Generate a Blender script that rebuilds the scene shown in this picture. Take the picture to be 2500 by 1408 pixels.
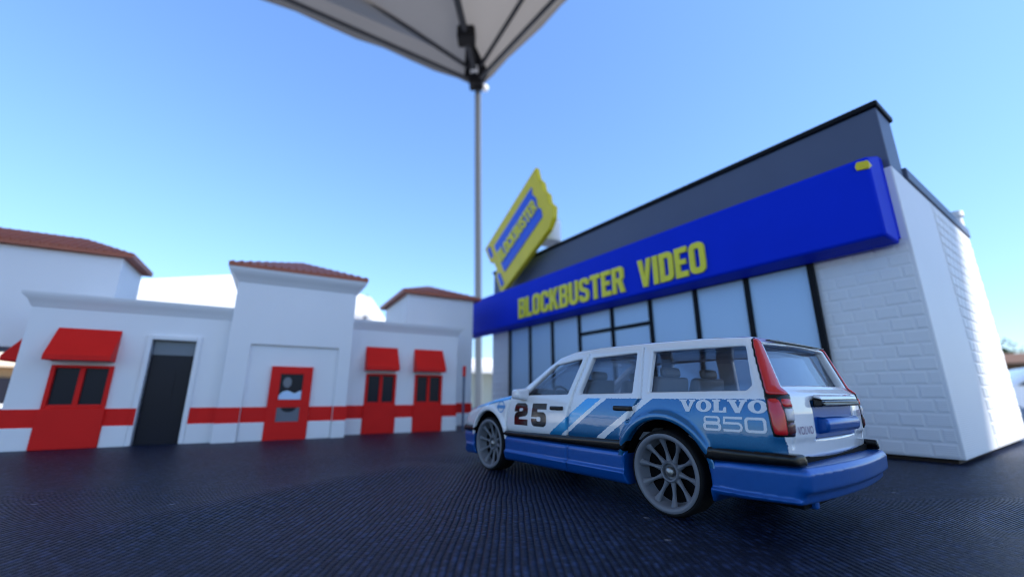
import bpy, bmesh, math, random
import numpy as np
from mathutils import Vector, Matrix
random.seed(7); rng = np.random.default_rng(7)
R = math.radians
scn = bpy.context.scene
for o in list(bpy.data.objects): bpy.data.objects.remove(o, do_unlink=True)
col = scn.collection

# ------------------------------------------------------------------ camera
cam = bpy.data.cameras.new('camera'); cam_o = bpy.data.objects.new('camera', cam); col.objects.link(cam_o)
cam_o.location = (0, 0, 0.0145); cam_o.rotation_euler = (R(104.5), 0, 0)
cam.sensor_width = 36; cam.lens = 1009 / 2500 * 36
cam.clip_start = 0.001; cam.clip_end = 2000
cam.dof.use_dof = True; cam.dof.focus_distance = 0.055; cam.dof.aperture_fstop = 22.0
scn.camera = cam_o
# ------------------------------------------------------------------ sky and sun
SUN_EL, SUN_AZ = 41.0, -26.0                     # azimuth from +X, counter-clockwise
w = bpy.data.worlds.new('World'); scn.world = w; w.use_nodes = True
nt = w.node_tree; nt.nodes.clear()
sky = nt.nodes.new('ShaderNodeTexSky'); sky.sky_type = 'NISHITA'; sky.sun_disc = False
sky.sun_elevation = R(SUN_EL); sky.sun_rotation = R(90 - SUN_AZ)
sky.altitude = 200; sky.air_density = 1.0; sky.dust_density = 0.3; sky.ozone_density = 5.0
bg = nt.nodes.new('ShaderNodeBackground'); bg.inputs[1].default_value = 0.15
wo = nt.nodes.new('ShaderNodeOutputWorld')
hs = nt.nodes.new('ShaderNodeHueSaturation'); hs.inputs['Hue'].default_value = .503; hs.inputs['Saturation'].default_value = 1.06; nt.links.new(sky.outputs[0], hs.inputs['Color'])
lum = nt.nodes.new('ShaderNodeRGBToBW'); nt.links.new(hs.outputs[0], lum.inputs[0])          # even highlight roll-off over the whole sky
ml = nt.nodes.new('ShaderNodeMath'); ml.operation = 'MULTIPLY_ADD'; ml.inputs[1].default_value = .22; ml.inputs[2].default_value = .88; nt.links.new(lum.outputs[0], ml.inputs[0])
rc = nt.nodes.new('ShaderNodeMath'); rc.operation = 'DIVIDE'; rc.inputs[0].default_value = 1; nt.links.new(ml.outputs[0], rc.inputs[1])
sc_ = nt.nodes.new('ShaderNodeVectorMath'); sc_.operation = 'SCALE'; nt.links.new(hs.outputs[0], sc_.inputs[0]); nt.links.new(rc.outputs[0], sc_.inputs['Scale'])
nt.links.new(sc_.outputs[0], bg.inputs[0]); nt.links.new(bg.outputs[0], wo.inputs[0])
sun = bpy.data.lights.new('sun', 'SUN'); sun.energy = 2.6; sun.angle = R(0.5); sun.color = (1, .95, .87)
sun_o = bpy.data.objects.new('sun', sun); col.objects.link(sun_o)
sv = Vector((math.cos(R(SUN_EL)) * math.cos(R(SUN_AZ)), math.cos(R(SUN_EL)) * math.sin(R(SUN_AZ)), math.sin(R(SUN_EL))))
sun_o.rotation_euler = sv.to_track_quat('Z', 'Y').to_euler(); sun_o.location = (2, 0, 5)
scn.view_settings.view_transform = 'Standard'; scn.view_settings.look = 'None'
scn.view_settings.exposure = 1.64; scn.view_settings.gamma = 1
scn.render.engine = 'CYCLES'
scn.cycles.filter_width = 1.0
scn.cycles.max_bounces = 10; scn.cycles.transparent_max_bounces = 16
scn.cycles.sample_clamp_indirect = 8

# ------------------------------------------------------------------ materials
def new_mat(name):
    m = bpy.data.materials.new(name); m.use_nodes = True
    return m, m.node_tree, m.node_tree.nodes['Principled BSDF']
def mat(name, c, rough=.5, metal=0, coat=0, noise=None, bump=None, spec=.5, layer=0, emit=None):
    """plain procedural material: base colour with slight noise variation, optional fine bump / print layer lines (mm)"""
    m, t, b = new_mat(name)
    b.inputs['Roughness'].default_value = rough; b.inputs['Metallic'].default_value = metal
    b.inputs['Coat Weight'].default_value = coat; b.inputs['Coat Roughness'].default_value = .05
    b.inputs['Specular IOR Level'].default_value = spec
    b.inputs['Base Color'].default_value = (*c, 1)
    tc = t.nodes.new('ShaderNodeTexCoord')
    if noise:
        sc, amt = noise
        n = t.nodes.new('ShaderNodeTexNoise'); n.inputs['Scale'].default_value = sc; n.inputs['Detail'].default_value = 5
        t.links.new(tc.outputs['Object'], n.inputs['Vector'])
        mx = t.nodes.new('ShaderNodeMix'); mx.data_type = 'RGBA'
        mx.inputs[6].default_value = (*[max(0, v * (1 - amt)) for v in c], 1); mx.inputs[7].default_value = (*[min(1, v * (1 + amt)) for v in c], 1)
        t.links.new(n.outputs['Fac'], mx.inputs[0]); t.links.new(mx.outputs[2], b.inputs['Base Color'])
    last = None
    if bump:
        sc, st, dist = bump
        n = t.nodes.new('ShaderNodeTexNoise'); n.inputs['Scale'].default_value = sc; n.inputs['Detail'].default_value = 4
        t.links.new(tc.outputs['Object'], n.inputs['Vector'])
        bp = t.nodes.new('ShaderNodeBump'); bp.inputs['Strength'].default_value = st; bp.inputs['Distance'].default_value = dist
        t.links.new(n.outputs['Fac'], bp.inputs['Height']); last = bp
    if layer:
        geo = t.nodes.new('ShaderNodeNewGeometry')
        wv = t.nodes.new('ShaderNodeTexWave'); wv.wave_type = 'BANDS'; wv.bands_direction = 'Z'
        wv.inputs['Scale'].default_value = 1000 / layer / 3.183 / 2; wv.inputs['Distortion'].default_value = .3
        t.links.new(geo.outputs['Position'], wv.inputs['Vector'])
        bp = t.nodes.new('ShaderNodeBump'); bp.inputs['Strength'].default_value = .5; bp.inputs['Distance'].default_value = .00004
        t.links.new(wv.outputs['Fac'], bp.inputs['Height'])
        if last: t.links.new(last.outputs[0], bp.inputs['Normal'])
        last = bp
    if last: t.links.new(last.outputs[0], b.inputs['Normal'])
    if emit: b.inputs['Emission Color'].default_value = (*emit[0], 1); b.inputs['Emission Strength'].default_value = emit[1]
    return m
M = {}
M['white_pla'] = mat('white_print_plastic', (.86, .87, .89), .5, noise=(28, .08), layer=.28)
M['white_smooth'] = mat('white_print_smooth', (.86, .87, .89), .5, noise=(28, .08), layer=.22)
M['red_pla'] = mat('red_print_plastic', (.80, .018, .014), .5, noise=(120, .1), layer=.28, spec=.15)
M['tile_red'] = mat('terracotta_print_plastic', (.44, .12, .06), .5, noise=(150, .15), layer=.28)
M['dark_glass'] = mat('dark_window_film', (.010, .011, .02), .3, noise=(60, .2), spec=.2)
M['grey_glass'] = mat('grey_window_film', (.12, .15, .2), .2, noise=(60, .15))
M['grey_pla'] = mat('dark_grey_print_plastic', (.085, .11, .18), .45, noise=(60, .1), layer=.22, spec=.3)
M['black_pla'] = mat('black_print_plastic', (.005, .006, .009), .45, noise=(90, .2), layer=.22, spec=.15)
M['blue_pla'] = mat('royal_blue_print_plastic', (.0, .030, .66), .5, noise=(80, .08), layer=.22, spec=.1)
M['yellow_pla'] = mat('yellow_print_plastic', (.78, .64, .01), .45, noise=(120, .1), layer=.22)
M['olive_pla'] = mat('yellow_letter_plastic', (.82, .76, .02), .45, noise=(300, .15))
M['sign_blue'] = mat('bright_blue_print_plastic', (.01, .09, .75), .4, noise=(120, .08))
M['pane_pla'] = mat('pale_blue_window_plastic', (.50, .72, .97), .28, noise=(40, .04))
M['white_brick'] = mat('white_brick_plastic', (.86, .87, .89), .5, noise=(120, .05), layer=.22)
M['base_brown'] = mat('dark_brown_slab', (.035, .018, .010), .7, noise=(90, .3))
M['rubber'] = mat('tyre_plastic', (.008, .008, .009), .7, spec=.2, bump=(9000, .35, .0001))
M['rim'] = mat('grey_wheel_plastic', (.17, .18, .205), .42, noise=(500, .08), bump=(6000, .1, .00005))
M['wheel_dark'] = mat('wheel_well_black', (.003, .003, .004), .7, noise=(300, .2), spec=.1)
M['axle'] = mat('bare_steel_axle', (.42, .41, .39), .38, metal=.9, bump=(4000, .6, .0001))
M['black_trim'] = mat('black_trim_paint', (.003, .003, .004), .25, spec=.3, coat=.15, bump=(2500, .06, .00006))
M['base_blue'] = mat('blue_base_metal_paint', (.0, .09, .38), .3, metal=.3, coat=.25, noise=(900, .12), bump=(2200, .12, .00008))
M['chrome_dark'] = mat('dark_chrome_paint', (.10, .09, .085), .2, metal=.8, bump=(3000, .15, .00005))
M['lens_red'] = mat('red_lens_paint', (.68, .008, .014), .2, coat=.6, noise=(800, .12), bump=(2500, .05, .00005))
M['lens_white'] = mat('white_lens_paint', (.62, .60, .62), .25, coat=.6, noise=(900, .1))
M['lens_dark'] = mat('dark_lens_paint', (.10, .012, .016), .25, coat=.6, noise=(900, .3))
M['orange'] = mat('orange_marker_paint', (.70, .22, .02), .3, coat=.5, noise=(900, .1))
M['seat'] = mat('grey_interior_plastic', (.32, .32, .34), .5, noise=(400, .1))
M['cabin_dark'] = mat('dark_interior_plastic', (.03, .03, .035), .5, noise=(400, .1))
M['print_white'] = mat('white_tampo_ink', (.80, .83, .88), .35, noise=(2600, .08))
M['print_black'] = mat('black_tampo_ink', (.006, .006, .007), .1, coat=.5, noise=(2600, .2), bump=(5000, .05, .00003))
M['print_purple'] = mat('purple_tampo_ink', (.14, .07, .20), .35, noise=(2600, .3))
M['print_blue'] = mat('light_blue_tampo_ink', (.08, .30, .62), .3, noise=(2600, .15))
M['metal_pole'] = mat('powder_coated_steel', (.13, .15, .18), .35, metal=.3, noise=(30, .06))
M['black_plastic'] = mat('black_bracket_plastic', (.006, .006, .008), .5, noise=(40, .2), spec=.2)
M['truss'] = mat('dark_truss_steel', (.03, .032, .04), .4, metal=.3, noise=(30, .2))
M['bark'] = mat('bark', (.08, .055, .035), .9, noise=(6, .3), bump=(12, .5, .02))

def fabric_translucent(name, c, tr=.5):
    m, t, b = new_mat(name)
    tc = t.nodes.new('ShaderNodeTexCoord'); n = t.nodes.new('ShaderNodeTexNoise'); n.inputs['Scale'].default_value = 5; n.inputs['Detail'].default_value = 6
    t.links.new(tc.outputs['Object'], n.inputs['Vector'])
    mx = t.nodes.new('ShaderNodeMix'); mx.data_type = 'RGBA'
    mx.inputs[6].default_value = (*[v * .92 for v in c], 1); mx.inputs[7].default_value = (*[min(1, v * 1.06) for v in c], 1)
    t.links.new(n.outputs['Fac'], mx.inputs[0])
    d = t.nodes.new('ShaderNodeBsdfDiffuse'); tl = t.nodes.new('ShaderNodeBsdfTranslucent'); ms = t.nodes.new('ShaderNodeMixShader')
    ms.inputs[0].default_value = tr
    t.links.new(mx.outputs[2], d.inputs[0]); t.links.new(mx.outputs[2], tl.inputs[0])
    t.links.new(d.outputs[0], ms.inputs[1]); t.links.new(tl.outputs[0], ms.inputs[2])
    t.links.new(ms.outputs[0], t.nodes['Material Output'].inputs[0])
    return m
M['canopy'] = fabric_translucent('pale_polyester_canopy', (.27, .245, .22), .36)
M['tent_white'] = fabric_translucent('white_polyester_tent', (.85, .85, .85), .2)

def car_glass():
    m, t, b = new_mat('clear_plastic_glazing')
    tr = t.nodes.new('ShaderNodeBsdfTransparent'); tr.inputs[0].default_value = (.82, .85, .89, 1)
    gl = t.nodes.new('ShaderNodeBsdfGlossy'); gl.inputs['Roughness'].default_value = .04
    tc = t.nodes.new('ShaderNodeTexCoord'); n = t.nodes.new('ShaderNodeTexNoise'); n.inputs['Scale'].default_value = 260
    bp = t.nodes.new('ShaderNodeBump'); bp.inputs['Strength'].default_value = .05; bp.inputs['Distance'].default_value = .0003
    t.links.new(tc.outputs['Object'], n.inputs['Vector']); t.links.new(n.outputs['Fac'], bp.inputs['Height']); t.links.new(bp.outputs[0], gl.inputs['Normal'])
    fr = t.nodes.new('ShaderNodeFresnel'); gm_ = t.nodes.new('ShaderNodeNewGeometry')
    mi = t.nodes.new('ShaderNodeMath'); mi.operation = 'MULTIPLY_ADD'; mi.inputs[1].default_value = 1 / 1.5 - 1.5; mi.inputs[2].default_value = 1.5   # thin clear wall: same reflectance from both faces
    t.links.new(gm_.outputs['Backfacing'], mi.inputs[0]); t.links.new(mi.outputs[0], fr.inputs[0])
    ms = t.nodes.new('ShaderNodeMixShader')
    t.links.new(fr.outputs[0], ms.inputs[0]); t.links.new(tr.outputs[0], ms.inputs[1]); t.links.new(gl.outputs[0], ms.inputs[2])
    t.links.new(ms.outputs[0], t.nodes['Material Output'].inputs[0])
    return m
M['glazing'] = car_glass()

class NX:
    """tiny expression builder for shader maths"""
    def __init__(s, t): s.t = t
    def op(s, o, a, b=None, c=None):
        n = s.t.nodes.new('ShaderNodeMath'); n.operation = o
        for i, v in enumerate((a, b, c)):
            if v is None: continue
            if isinstance(v, (int, float)): n.inputs[i].default_value = v
            else: s.t.links.new(v, n.inputs[i])
        return n.outputs[0]
    def gt(s, a, v): return s.op('GREATER_THAN', a, v)
    def lt(s, a, v): return s.op('LESS_THAN', a, v)
    def mul(s, *a):
        r = a[0]
        for x in a[1:]: r = s.op('MULTIPLY', r, x)
        return r
    def mixc(s, f, a, b):
        n = s.t.nodes.new('ShaderNodeMix'); n.data_type = 'RGBA'
        if isinstance(f, (int, float)): n.inputs[0].default_value = f
        else: s.t.links.new(f, n.inputs[0])
        for i, v in ((6, a), (7, b)):
            if isinstance(v, tuple): n.inputs[i].default_value = (*v, 1)
            else: s.t.links.new(v, n.inputs[i])
        return n.outputs[2]
def livery():
    """white enamel with the printed blue stripes, laid out in the car's own coordinates (mm)"""
    m, t, b = new_mat('white_enamel_with_blue_livery'); e = NX(t)
    tc = t.nodes.new('ShaderNodeTexCoord'); sp = t.nodes.new('ShaderNodeSeparateXYZ'); t.links.new(tc.outputs['Object'], sp.inputs[0])
    nz = t.nodes.new('ShaderNodeTexNoise'); nz.inputs['Scale'].default_value = 4200; nz.inputs['Detail'].default_value = 1
    t.links.new(tc.outputs['Object'], nz.inputs['Vector'])
    jit = e.op('MULTIPLY', e.op('SUBTRACT', nz.outputs['Fac'], .5), .22)
    X = e.op('ADD', e.op('MULTIPLY', sp.outputs[0], 1000), jit); Y = e.op('ABSOLUTE', e.op('MULTIPLY', sp.outputs[1], 1000)); Z = e.op('ADD', e.op('MULTIPLY', sp.outputs[2], 1000), jit)
    q = e.op('SUBTRACT', X, e.op('MULTIPLY', e.op('SUBTRACT', 14.1, Z), 1.5))
    side = e.mul(e.gt(Y, 11.6), e.lt(Z, 14.1))
    blue = e.op('MAXIMUM', e.mul(e.lt(q, 1.05), e.gt(X, -14.15)), e.mul(e.gt(q, 2.6), e.lt(q, 9.0)))
    light = e.mul(e.gt(q, 10.1), e.lt(q, 13.0))
    blue = e.mul(blue, side); light = e.mul(light, side)
    hood = e.mul(e.gt(X, 33.6), e.gt(e.op('ADD', Z, e.op('MULTIPLY', e.op('SUBTRACT', X, 34.3), .15)), 13.65), e.gt(Z, 10.8))
    fl = t.nodes.new('ShaderNodeTexNoise'); fl.inputs['Scale'].default_value = 9000; t.links.new(tc.outputs['Object'], fl.inputs['Vector'])
    bl = e.mixc(fl.outputs['Fac'], (.0, .085, .24), (.001, .17, .38))
    c = e.mixc(blue, (.86, .87, .89), bl)
    c = e.mixc(e.op('MAXIMUM', light, hood), c, (.012, .30, .62))
    t.links.new(c, b.inputs['Base Color'])
    anyb = e.op('MAXIMUM', blue, e.op('MAXIMUM', light, hood))
    t.links.new(e.op('MULTIPLY', anyb, .35), b.inputs['Metallic'])
    t.links.new(e.op('ADD', .16, e.op('MULTIPLY', anyb, .10)), b.inputs['Roughness'])
    b.inputs['Coat Weight'].default_value = 1; b.inputs['Coat Roughness'].default_value = .03; b.inputs['Coat IOR'].default_value = 1.5
    n2 = t.nodes.new('ShaderNodeTexNoise'); n2.inputs['Scale'].default_value = 900; n2.inputs['Detail'].default_value = 3
    t.links.new(tc.outputs['Object'], n2.inputs['Vector'])
    bp = t.nodes.new('ShaderNodeBump'); bp.inputs['Strength'].default_value = .1; bp.inputs['Distance'].default_value = .0001
    t.links.new(n2.outputs['Fac'], bp.inputs['Height']); t.links.new(bp.outputs[0], b.inputs['Normal']); t.links.new(bp.outputs[0], b.inputs['Coat Normal'])
    return m
M['livery'] = livery()

def cloth_mat():
    m, t, b = new_mat('black_woven_polyester'); e = NX(t)
    tc = t.nodes.new('ShaderNodeTexCoord'); sp = t.nodes.new('ShaderNodeSeparateXYZ'); 
    wob = t.nodes.new('ShaderNodeTexNoise'); wob.inputs['Scale'].default_value = 60; wob.inputs['Detail'].default_value = 3
    t.links.new(tc.outputs['Object'], wob.inputs['Vector'])
    sc = t.nodes.new('ShaderNodeVectorMath'); sc.operation = 'SCALE'; sc.inputs['Scale'].default_value = .0012
    t.links.new(wob.outputs['Color'], sc.inputs[0])
    ad = t.nodes.new('ShaderNodeVectorMath'); ad.operation = 'ADD'; t.links.new(tc.outputs['Object'], ad.inputs[0]); t.links.new(sc.outputs[0], ad.inputs[1])
    t.links.new(ad.outputs[0], sp.inputs[0])
    px, py = .00070, .00050
    u = e.op('DIVIDE', sp.outputs[0], px); v = e.op('DIVIDE', sp.outputs[1], py)
    fu = e.op('ABSOLUTE', e.op('SINE', e.op('MULTIPLY', u, math.pi)))
    odd = e.op('MULTIPLY', e.op('MODULO', e.op('FLOOR', u), 2), .5)
    fv = e.op('ABSOLUTE', e.op('SINE', e.op('MULTIPLY', e.op('ADD', v, odd), math.pi)))
    hgt = e.op('ADD', e.op('MULTIPLY', e.op('POWER', fu, .7), .85), e.op('MULTIPLY', e.op('MULTIPLY', fu, e.op('POWER', fv, .6)), .55))
    fz = t.nodes.new('ShaderNodeTexNoise'); fz.inputs['Scale'].default_value = 2600; fz.inputs['Detail'].default_value = 3
    t.links.new(tc.outputs['Object'], fz.inputs['Vector'])
    hgt = e.op('ADD', hgt, e.op('MULTIPLY', fz.outputs['Fac'], 1.1))
    bp = t.nodes.new('ShaderNodeBump'); bp.inputs['Strength'].default_value = 1.0; bp.inputs['Distance'].default_value = .00015
    t.links.new(hgt, bp.inputs['Height']); t.links.new(bp.outputs[0], b.inputs['Normal'])
    cx = t.nodes.new('ShaderNodeCombineXYZ'); t.links.new(e.op('FLOOR', u), cx.inputs[0]); t.links.new(e.op('FLOOR', e.op('ADD', v, odd)), cx.inputs[1])
    wn = t.nodes.new('ShaderNodeTexWhiteNoise'); wn.noise_dimensions = '2D'; t.links.new(cx.outputs[0], wn.inputs['Vector'])
    blot = t.nodes.new('ShaderNodeTexNoise'); blot.inputs['Scale'].default_value = 45; blot.inputs['Detail'].default_value = 6
    t.links.new(tc.outputs['Object'], blot.inputs['Vector'])
    c = e.mixc(blot.outputs['Fac'], (.005, .009, .026), (.013, .023, .062))
    c = e.mixc(e.op('POWER', wn.outputs['Value'], 2.5), c, (.05, .082, .20))  # random paler threads: glints of the weave put into the colour
    c2 = e.mixc(e.op('MULTIPLY', e.op('SUBTRACT', hgt, .75), .75), (.001, .002, .008), c)
    c2 = e.mixc(e.op('MULTIPLY', e.gt(wn.outputs['Value'], .9998), .4), c2, (.5, .5, .55))
    t.links.new(c2, b.inputs['Base Color'])
    b.inputs['Roughness'].default_value = .42; b.inputs['Specular IOR Level'].default_value = .2
    b.inputs['Sheen Weight'].default_value = .0; b.inputs['Sheen Roughness'].default_value = .4
    return m
M['cloth'] = cloth_mat()
M['ground'] = mat('pale_concrete', (.34, .33, .315), .85, noise=(.6, .2), bump=(30, .3, .01))
M['grass'] = mat('dry_grass', (.10, .12, .035), .9, noise=(.8, .4), bump=(20, .6, .03))

# ------------------------------------------------------------------ mesh helpers (all shapes in mm, stored in metres)
MM = .001
def link(name, me, m, parent=None, smooth=False, bevel=0, seg=2, angle=40):
    o = bpy.data.objects.new(name, me); col.objects.link(o)
    if m is not None and not me.materials: me.materials.append(m)
    if parent is not None: o.parent = parent
    if smooth:
        me.polygons.foreach_set('use_smooth', [True] * len(me.polygons))
        if angle < 180: me.set_sharp_from_angle(angle=R(angle))
    if bevel:
        b = o.modifiers.new('bevel', 'BEVEL'); b.width = bevel * MM; b.segments = seg; b.limit_method = 'ANGLE'; b.angle_limit = R(30)
        b.harden_normals = False
    return o
def mesh(name, V, F, scale=MM):
    me = bpy.data.meshes.new(name); me.from_pydata([tuple(c * scale for c in v) for v in V], [], [tuple(f) for f in F]); me.update(); return me
class MB:
    def __init__(s): s.V = []; s.F = []
    def add(s, V, F):
        n = len(s.V); s.V += [tuple(v) for v in V]; s.F += [tuple(i + n for i in f) for f in F]; return s
    def box(s, x0, x1, y0, y1, z0, z1):
        V = [(x, y, z) for z in (z0, z1) for y in (y0, y1) for x in (x0, x1)]
        return s.add(V, [(0, 2, 3, 1), (4, 5, 7, 6), (0, 1, 5, 4), (2, 6, 7, 3), (0, 4, 6, 2), (1, 3, 7, 5)])
    def hexa(s, V):   # 8 corners: bottom loop (4) then top loop (4)
        return s.add(V, [(3, 2, 1, 0), (4, 5, 6, 7), (0, 1, 5, 4), (1, 2, 6, 5), (2, 3, 7, 6), (3, 0, 4, 7)])
    def prism(s, poly, a, b, ax='y'):
        """extrude a 2D polygon (list of 2-tuples) along an axis from a to b"""
        n = len(poly)
        f = {'y': lambda p, t: (p[0], t, p[1]), 'x': lambda p, t: (t, p[0], p[1]), 'z': lambda p, t: (p[0], p[1], t)}[ax]
        V = [f(p, a) for p in poly] + [f(p, b) for p in poly]
        return s.add(V, [tuple(range(n))[::-1], tuple(range(n, 2 * n))] + [(i, (i + 1) % n, n + (i + 1) % n, n + i) for i in range(n)])
    def tube(s, p, q, r, n=10, r2=None):
        p = Vector(p); q = Vector(q); d = (q - p).normalized(); a = d.orthogonal().normalized(); b = d.cross(a); r2 = r if r2 is None else r2
        V = [p + (a * math.cos(2 * math.pi * i / n) + b * math.sin(2 * math.pi * i / n)) * r for i in range(n)] + [q + (a * math.cos(2 * math.pi * i / n) + b * math.sin(2 * math.pi * i / n)) * r2 for i in range(n)]
        return s.add(V, [(i, (i + 1) % n, n + (i + 1) % n, n + i) for i in range(n)] + [tuple(range(n))[::-1], tuple(range(n, 2 * n))])
    def lathe(s, prof, n=48, cx=0, cz=0):
        """profile of (radius, y) turned around the y axis"""
        k = len(prof); V = []
        for i in range(n):
            a = 2 * math.pi * i / n
            V += [(cx + r * math.cos(a), y, cz + r * math.sin(a)) for r, y in prof]
        F = [(i * k + j, i * k + j + 1, ((i + 1) % n) * k + j + 1, ((i + 1) % n) * k + j) for i in range(n) for j in range(k - 1)]
        return s.add(V, F)
    def build(s, name, m, parent=None, scale=MM, **kw):
        me = mesh(name, s.V, s.F, scale)
        bm = bmesh.new(); bm.from_mesh(me); bmesh.ops.recalc_face_normals(bm, faces=bm.faces); bm.to_mesh(me); bm.free()
        return link(name, me, m, parent, **kw)
def empty(name, loc=(0, 0, 0), rz=0, label=None, cat=None, group=None):
    o = bpy.data.objects.new(name, None); col.objects.link(o); o.location = loc; o.rotation_euler = (0, 0, rz); o.empty_display_size = .01
    tag(o, label, cat, group); return o
def tag(o, label=None, cat=None, group=None, kind=None):
    for k, v in (('label', label), ('category', cat), ('group', group), ('kind', kind)):
        if v: o[k] = v
    return o
def share(src, name, parent, loc):
    """another piece with the same mesh data"""
    o = bpy.data.objects.new(name, src.data); col.objects.link(o); o.parent = parent; o.location = [c * MM for c in loc]; return o
def fill_mesh(splines, extrude=0., bevel=0., offset=0., text=None, size=1):
    """filled 2D outlines (with holes) -> list of verts and faces in the xy plane"""
    if text is not None:
        cu = bpy.data.curves.new('t', 'FONT'); cu.body = text; cu.size = size
    else:
        cu = bpy.data.curves.new('t', 'CURVE'); cu.dimensions = '2D'
        for pts in splines:
            sp = cu.splines.new('POLY'); sp.points.add(len(pts) - 1); sp.use_cyclic_u = True
            for p, (x, y) in zip(sp.points, pts): p.co = (x, y, 0, 1)
    cu.fill_mode = 'BOTH'; cu.extrude = extrude; cu.bevel_depth = bevel; cu.offset = offset
    o = bpy.data.objects.new('t', cu); col.objects.link(o)
    dg = bpy.context.evaluated_depsgraph_get(); me = bpy.data.meshes.new_from_object(o.evaluated_get(dg))
    V = [tuple(v.co) for v in me.vertices]; F = [tuple(p.vertices) for p in me.polygons]
    bpy.data.objects.remove(o, do_unlink=True); bpy.data.curves.remove(cu); bpy.data.meshes.remove(me)
    return V, F

def stroke(pts, wd, closed=False):
    """outline polygon of a thick poly-line (mitred)"""
    n = len(pts); L = []; Rr = []
    for i in range(n):
        p = Vector(pts[i]); a = Vector(pts[i - 1]) if (i or closed) else None; b = Vector(pts[(i + 1) % n]) if (i < n - 1 or closed) else None
        d1 = (p - a).normalized() if a is not None else None; d2 = (b - p).normalized() if b is not None else None
        d = d1 or d2 if (d1 is None or d2 is None) else (d1 + d2).normalized()
        nn = Vector((-d.y, d.x)); k = 1 / max(.5, nn.dot(Vector((-(d1 or d2).y, (d1 or d2).x))))
        L.append(tuple(p + nn * wd / 2 * k)); Rr.append(tuple(p - nn * wd / 2 * k))
    return [L, Rr] if closed else [L + Rr[::-1]]
def rrect(x0, x1, y0, y1, r, n=5):
    P_ = []
    for cx, cy, a0 in ((x1 - r, y1 - r, 0), (x0 + r, y1 - r, 90), (x0 + r, y0 + r, 180), (x1 - r, y0 + r, 270)):
        P_ += [(cx + r * math.cos(R(a0 + 90 * i / n)), cy + r * math.sin(R(a0 + 90 * i / n))) for i in range(n + 1)]
    return P_
def arc(cx, cy, r, a0, a1, n=8, sx=1): return [(cx + sx * r * math.cos(R(a0 + (a1 - a0) * i / n)), cy + r * math.sin(R(a0 + (a1 - a0) * i / n))) for i in range(n + 1)]

def rpoly(pts, r=.09, n=4):
    """polyline with rounded corners"""
    out = [pts[0]]
    for i in range(1, len(pts) - 1):
        p, a, b = Vector(pts[i]), Vector(pts[i - 1]), Vector(pts[i + 1]); ra = min(r, (p - a).length * .5); rb = min(r, (b - p).length * .5); A = p + (a - p).normalized() * ra; B = p + (b - p).normalized() * rb
        for k in range(n + 1):
            t = k / n; q = A * (1 - t) ** 2 + p * 2 * t * (1 - t) + B * t * t; out.append(tuple(q))
    return out + [pts[-1]]
_w, _t = .56, .19; _h = _t / 2
BLOCK = {
 'L': [[(0, 0), (.46, 0), (.46, _t), (_t, _t), (_t, 1), (0, 1)]],
 'I': [[(0, 0), (.21, 0), (.21, 1), (0, 1)]],
 'T': [[(.17, 0), (.37, 0), (.37, 1 - _t), (.54, 1 - _t), (.54, 1), (0, 1), (0, 1 - _t), (.17, 1 - _t)]],
 'E': [[(0, 0), (.48, 0), (.48, _t), (_t, _t), (_t, .42), (.42, .42), (.42, .59), (_t, .59), (_t, 1 - _t), (.48, 1 - _t), (.48, 1), (0, 1)]],
 'V': [[(.20, 0), (.40, 0), (.60, 1), (.40, 1), (.30, .34), (.20, 1), (0, 1)]],
 'K': [[(0, 0), (_t, 0), (_t, .34), (.24, .42), (.38, 0), (.60, 0), (.37, .56), (.58, 1), (.37, 1), (_t, .58), (_t, 1), (0, 1)]],
 'O': [rrect(0, _w, 0, 1, .2), rrect(_t, _w - _t, _t, 1 - _t, .07)[::-1]],
 'D': [[(0, 0)] + arc(_w - .2, .2, .2, -90, 0, 5) + arc(_w - .2, .8, .2, 0, 90, 5) + [(0, 1)], [(_t, _t), (_t, 1 - _t), (_w - _t - .04, 1 - _t), (_w - _t, 1 - _t - .05), (_w - _t, _t + .05), (_w - _t - .04, _t)]],
 'B': [[(0, 0)] + arc(_w - .15, .15, .15, -90, 0, 4) + [(_w, .43), (_w - .06, .52), (_w, .60)] + arc(_w - .15, .85, .15, 0, 90, 4) + [(0, 1)], [(_t, .17), (_t, .43), (_w - _t, .43), (_w - _t, .17)], [(_t, .60), (_t, .83), (_w - _t, .83), (_w - _t, .60)]],
 'R': [[(0, 0), (_t, 0), (_t, .40), (.27, .40), (.38, 0), (.60, 0), (.46, .45), (_w, .56)] + arc(_w - .15, .85, .15, 0, 90, 4) + [(0, 1)], [(_t, .57), (_t, .83), (_w - _t, .83), (_w - _t, .57)]],
 'U': stroke(rpoly([(_h, 1), (_h, _h), (_w - _h, _h), (_w - _h, 1)], .16), _t),
 'C': stroke(rpoly([(_w - _h, .66), (_w - _h, 1 - _h), (_h, 1 - _h), (_h, _h), (_w - _h, _h), (_w - _h, .34)], .14), _t),
 'S': stroke(rpoly([(_w - _h, .70), (_w - _h, 1 - _h), (_h, 1 - _h), (_h, .56), (_w - _h, .44), (_w - _h, _h), (_h, _h), (_h, .30)], .13), _t)}
def block_text(word, gap=.075, extrude=.03):
    """verts and faces of a word in the condensed block capitals, height 1; returns also its length"""
    V = []; F = []; x = 0
    for ch in word:
        v, f = fill_mesh(BLOCK[ch], extrude=extrude); n = len(V)
        V += [(a + x, b, c) for a, b, c in v]; F += [tuple(i + n for i in q) for q in f]
        x += max(p[0] for p in BLOCK[ch][0]) + gap
    return V, F, x - gap
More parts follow.
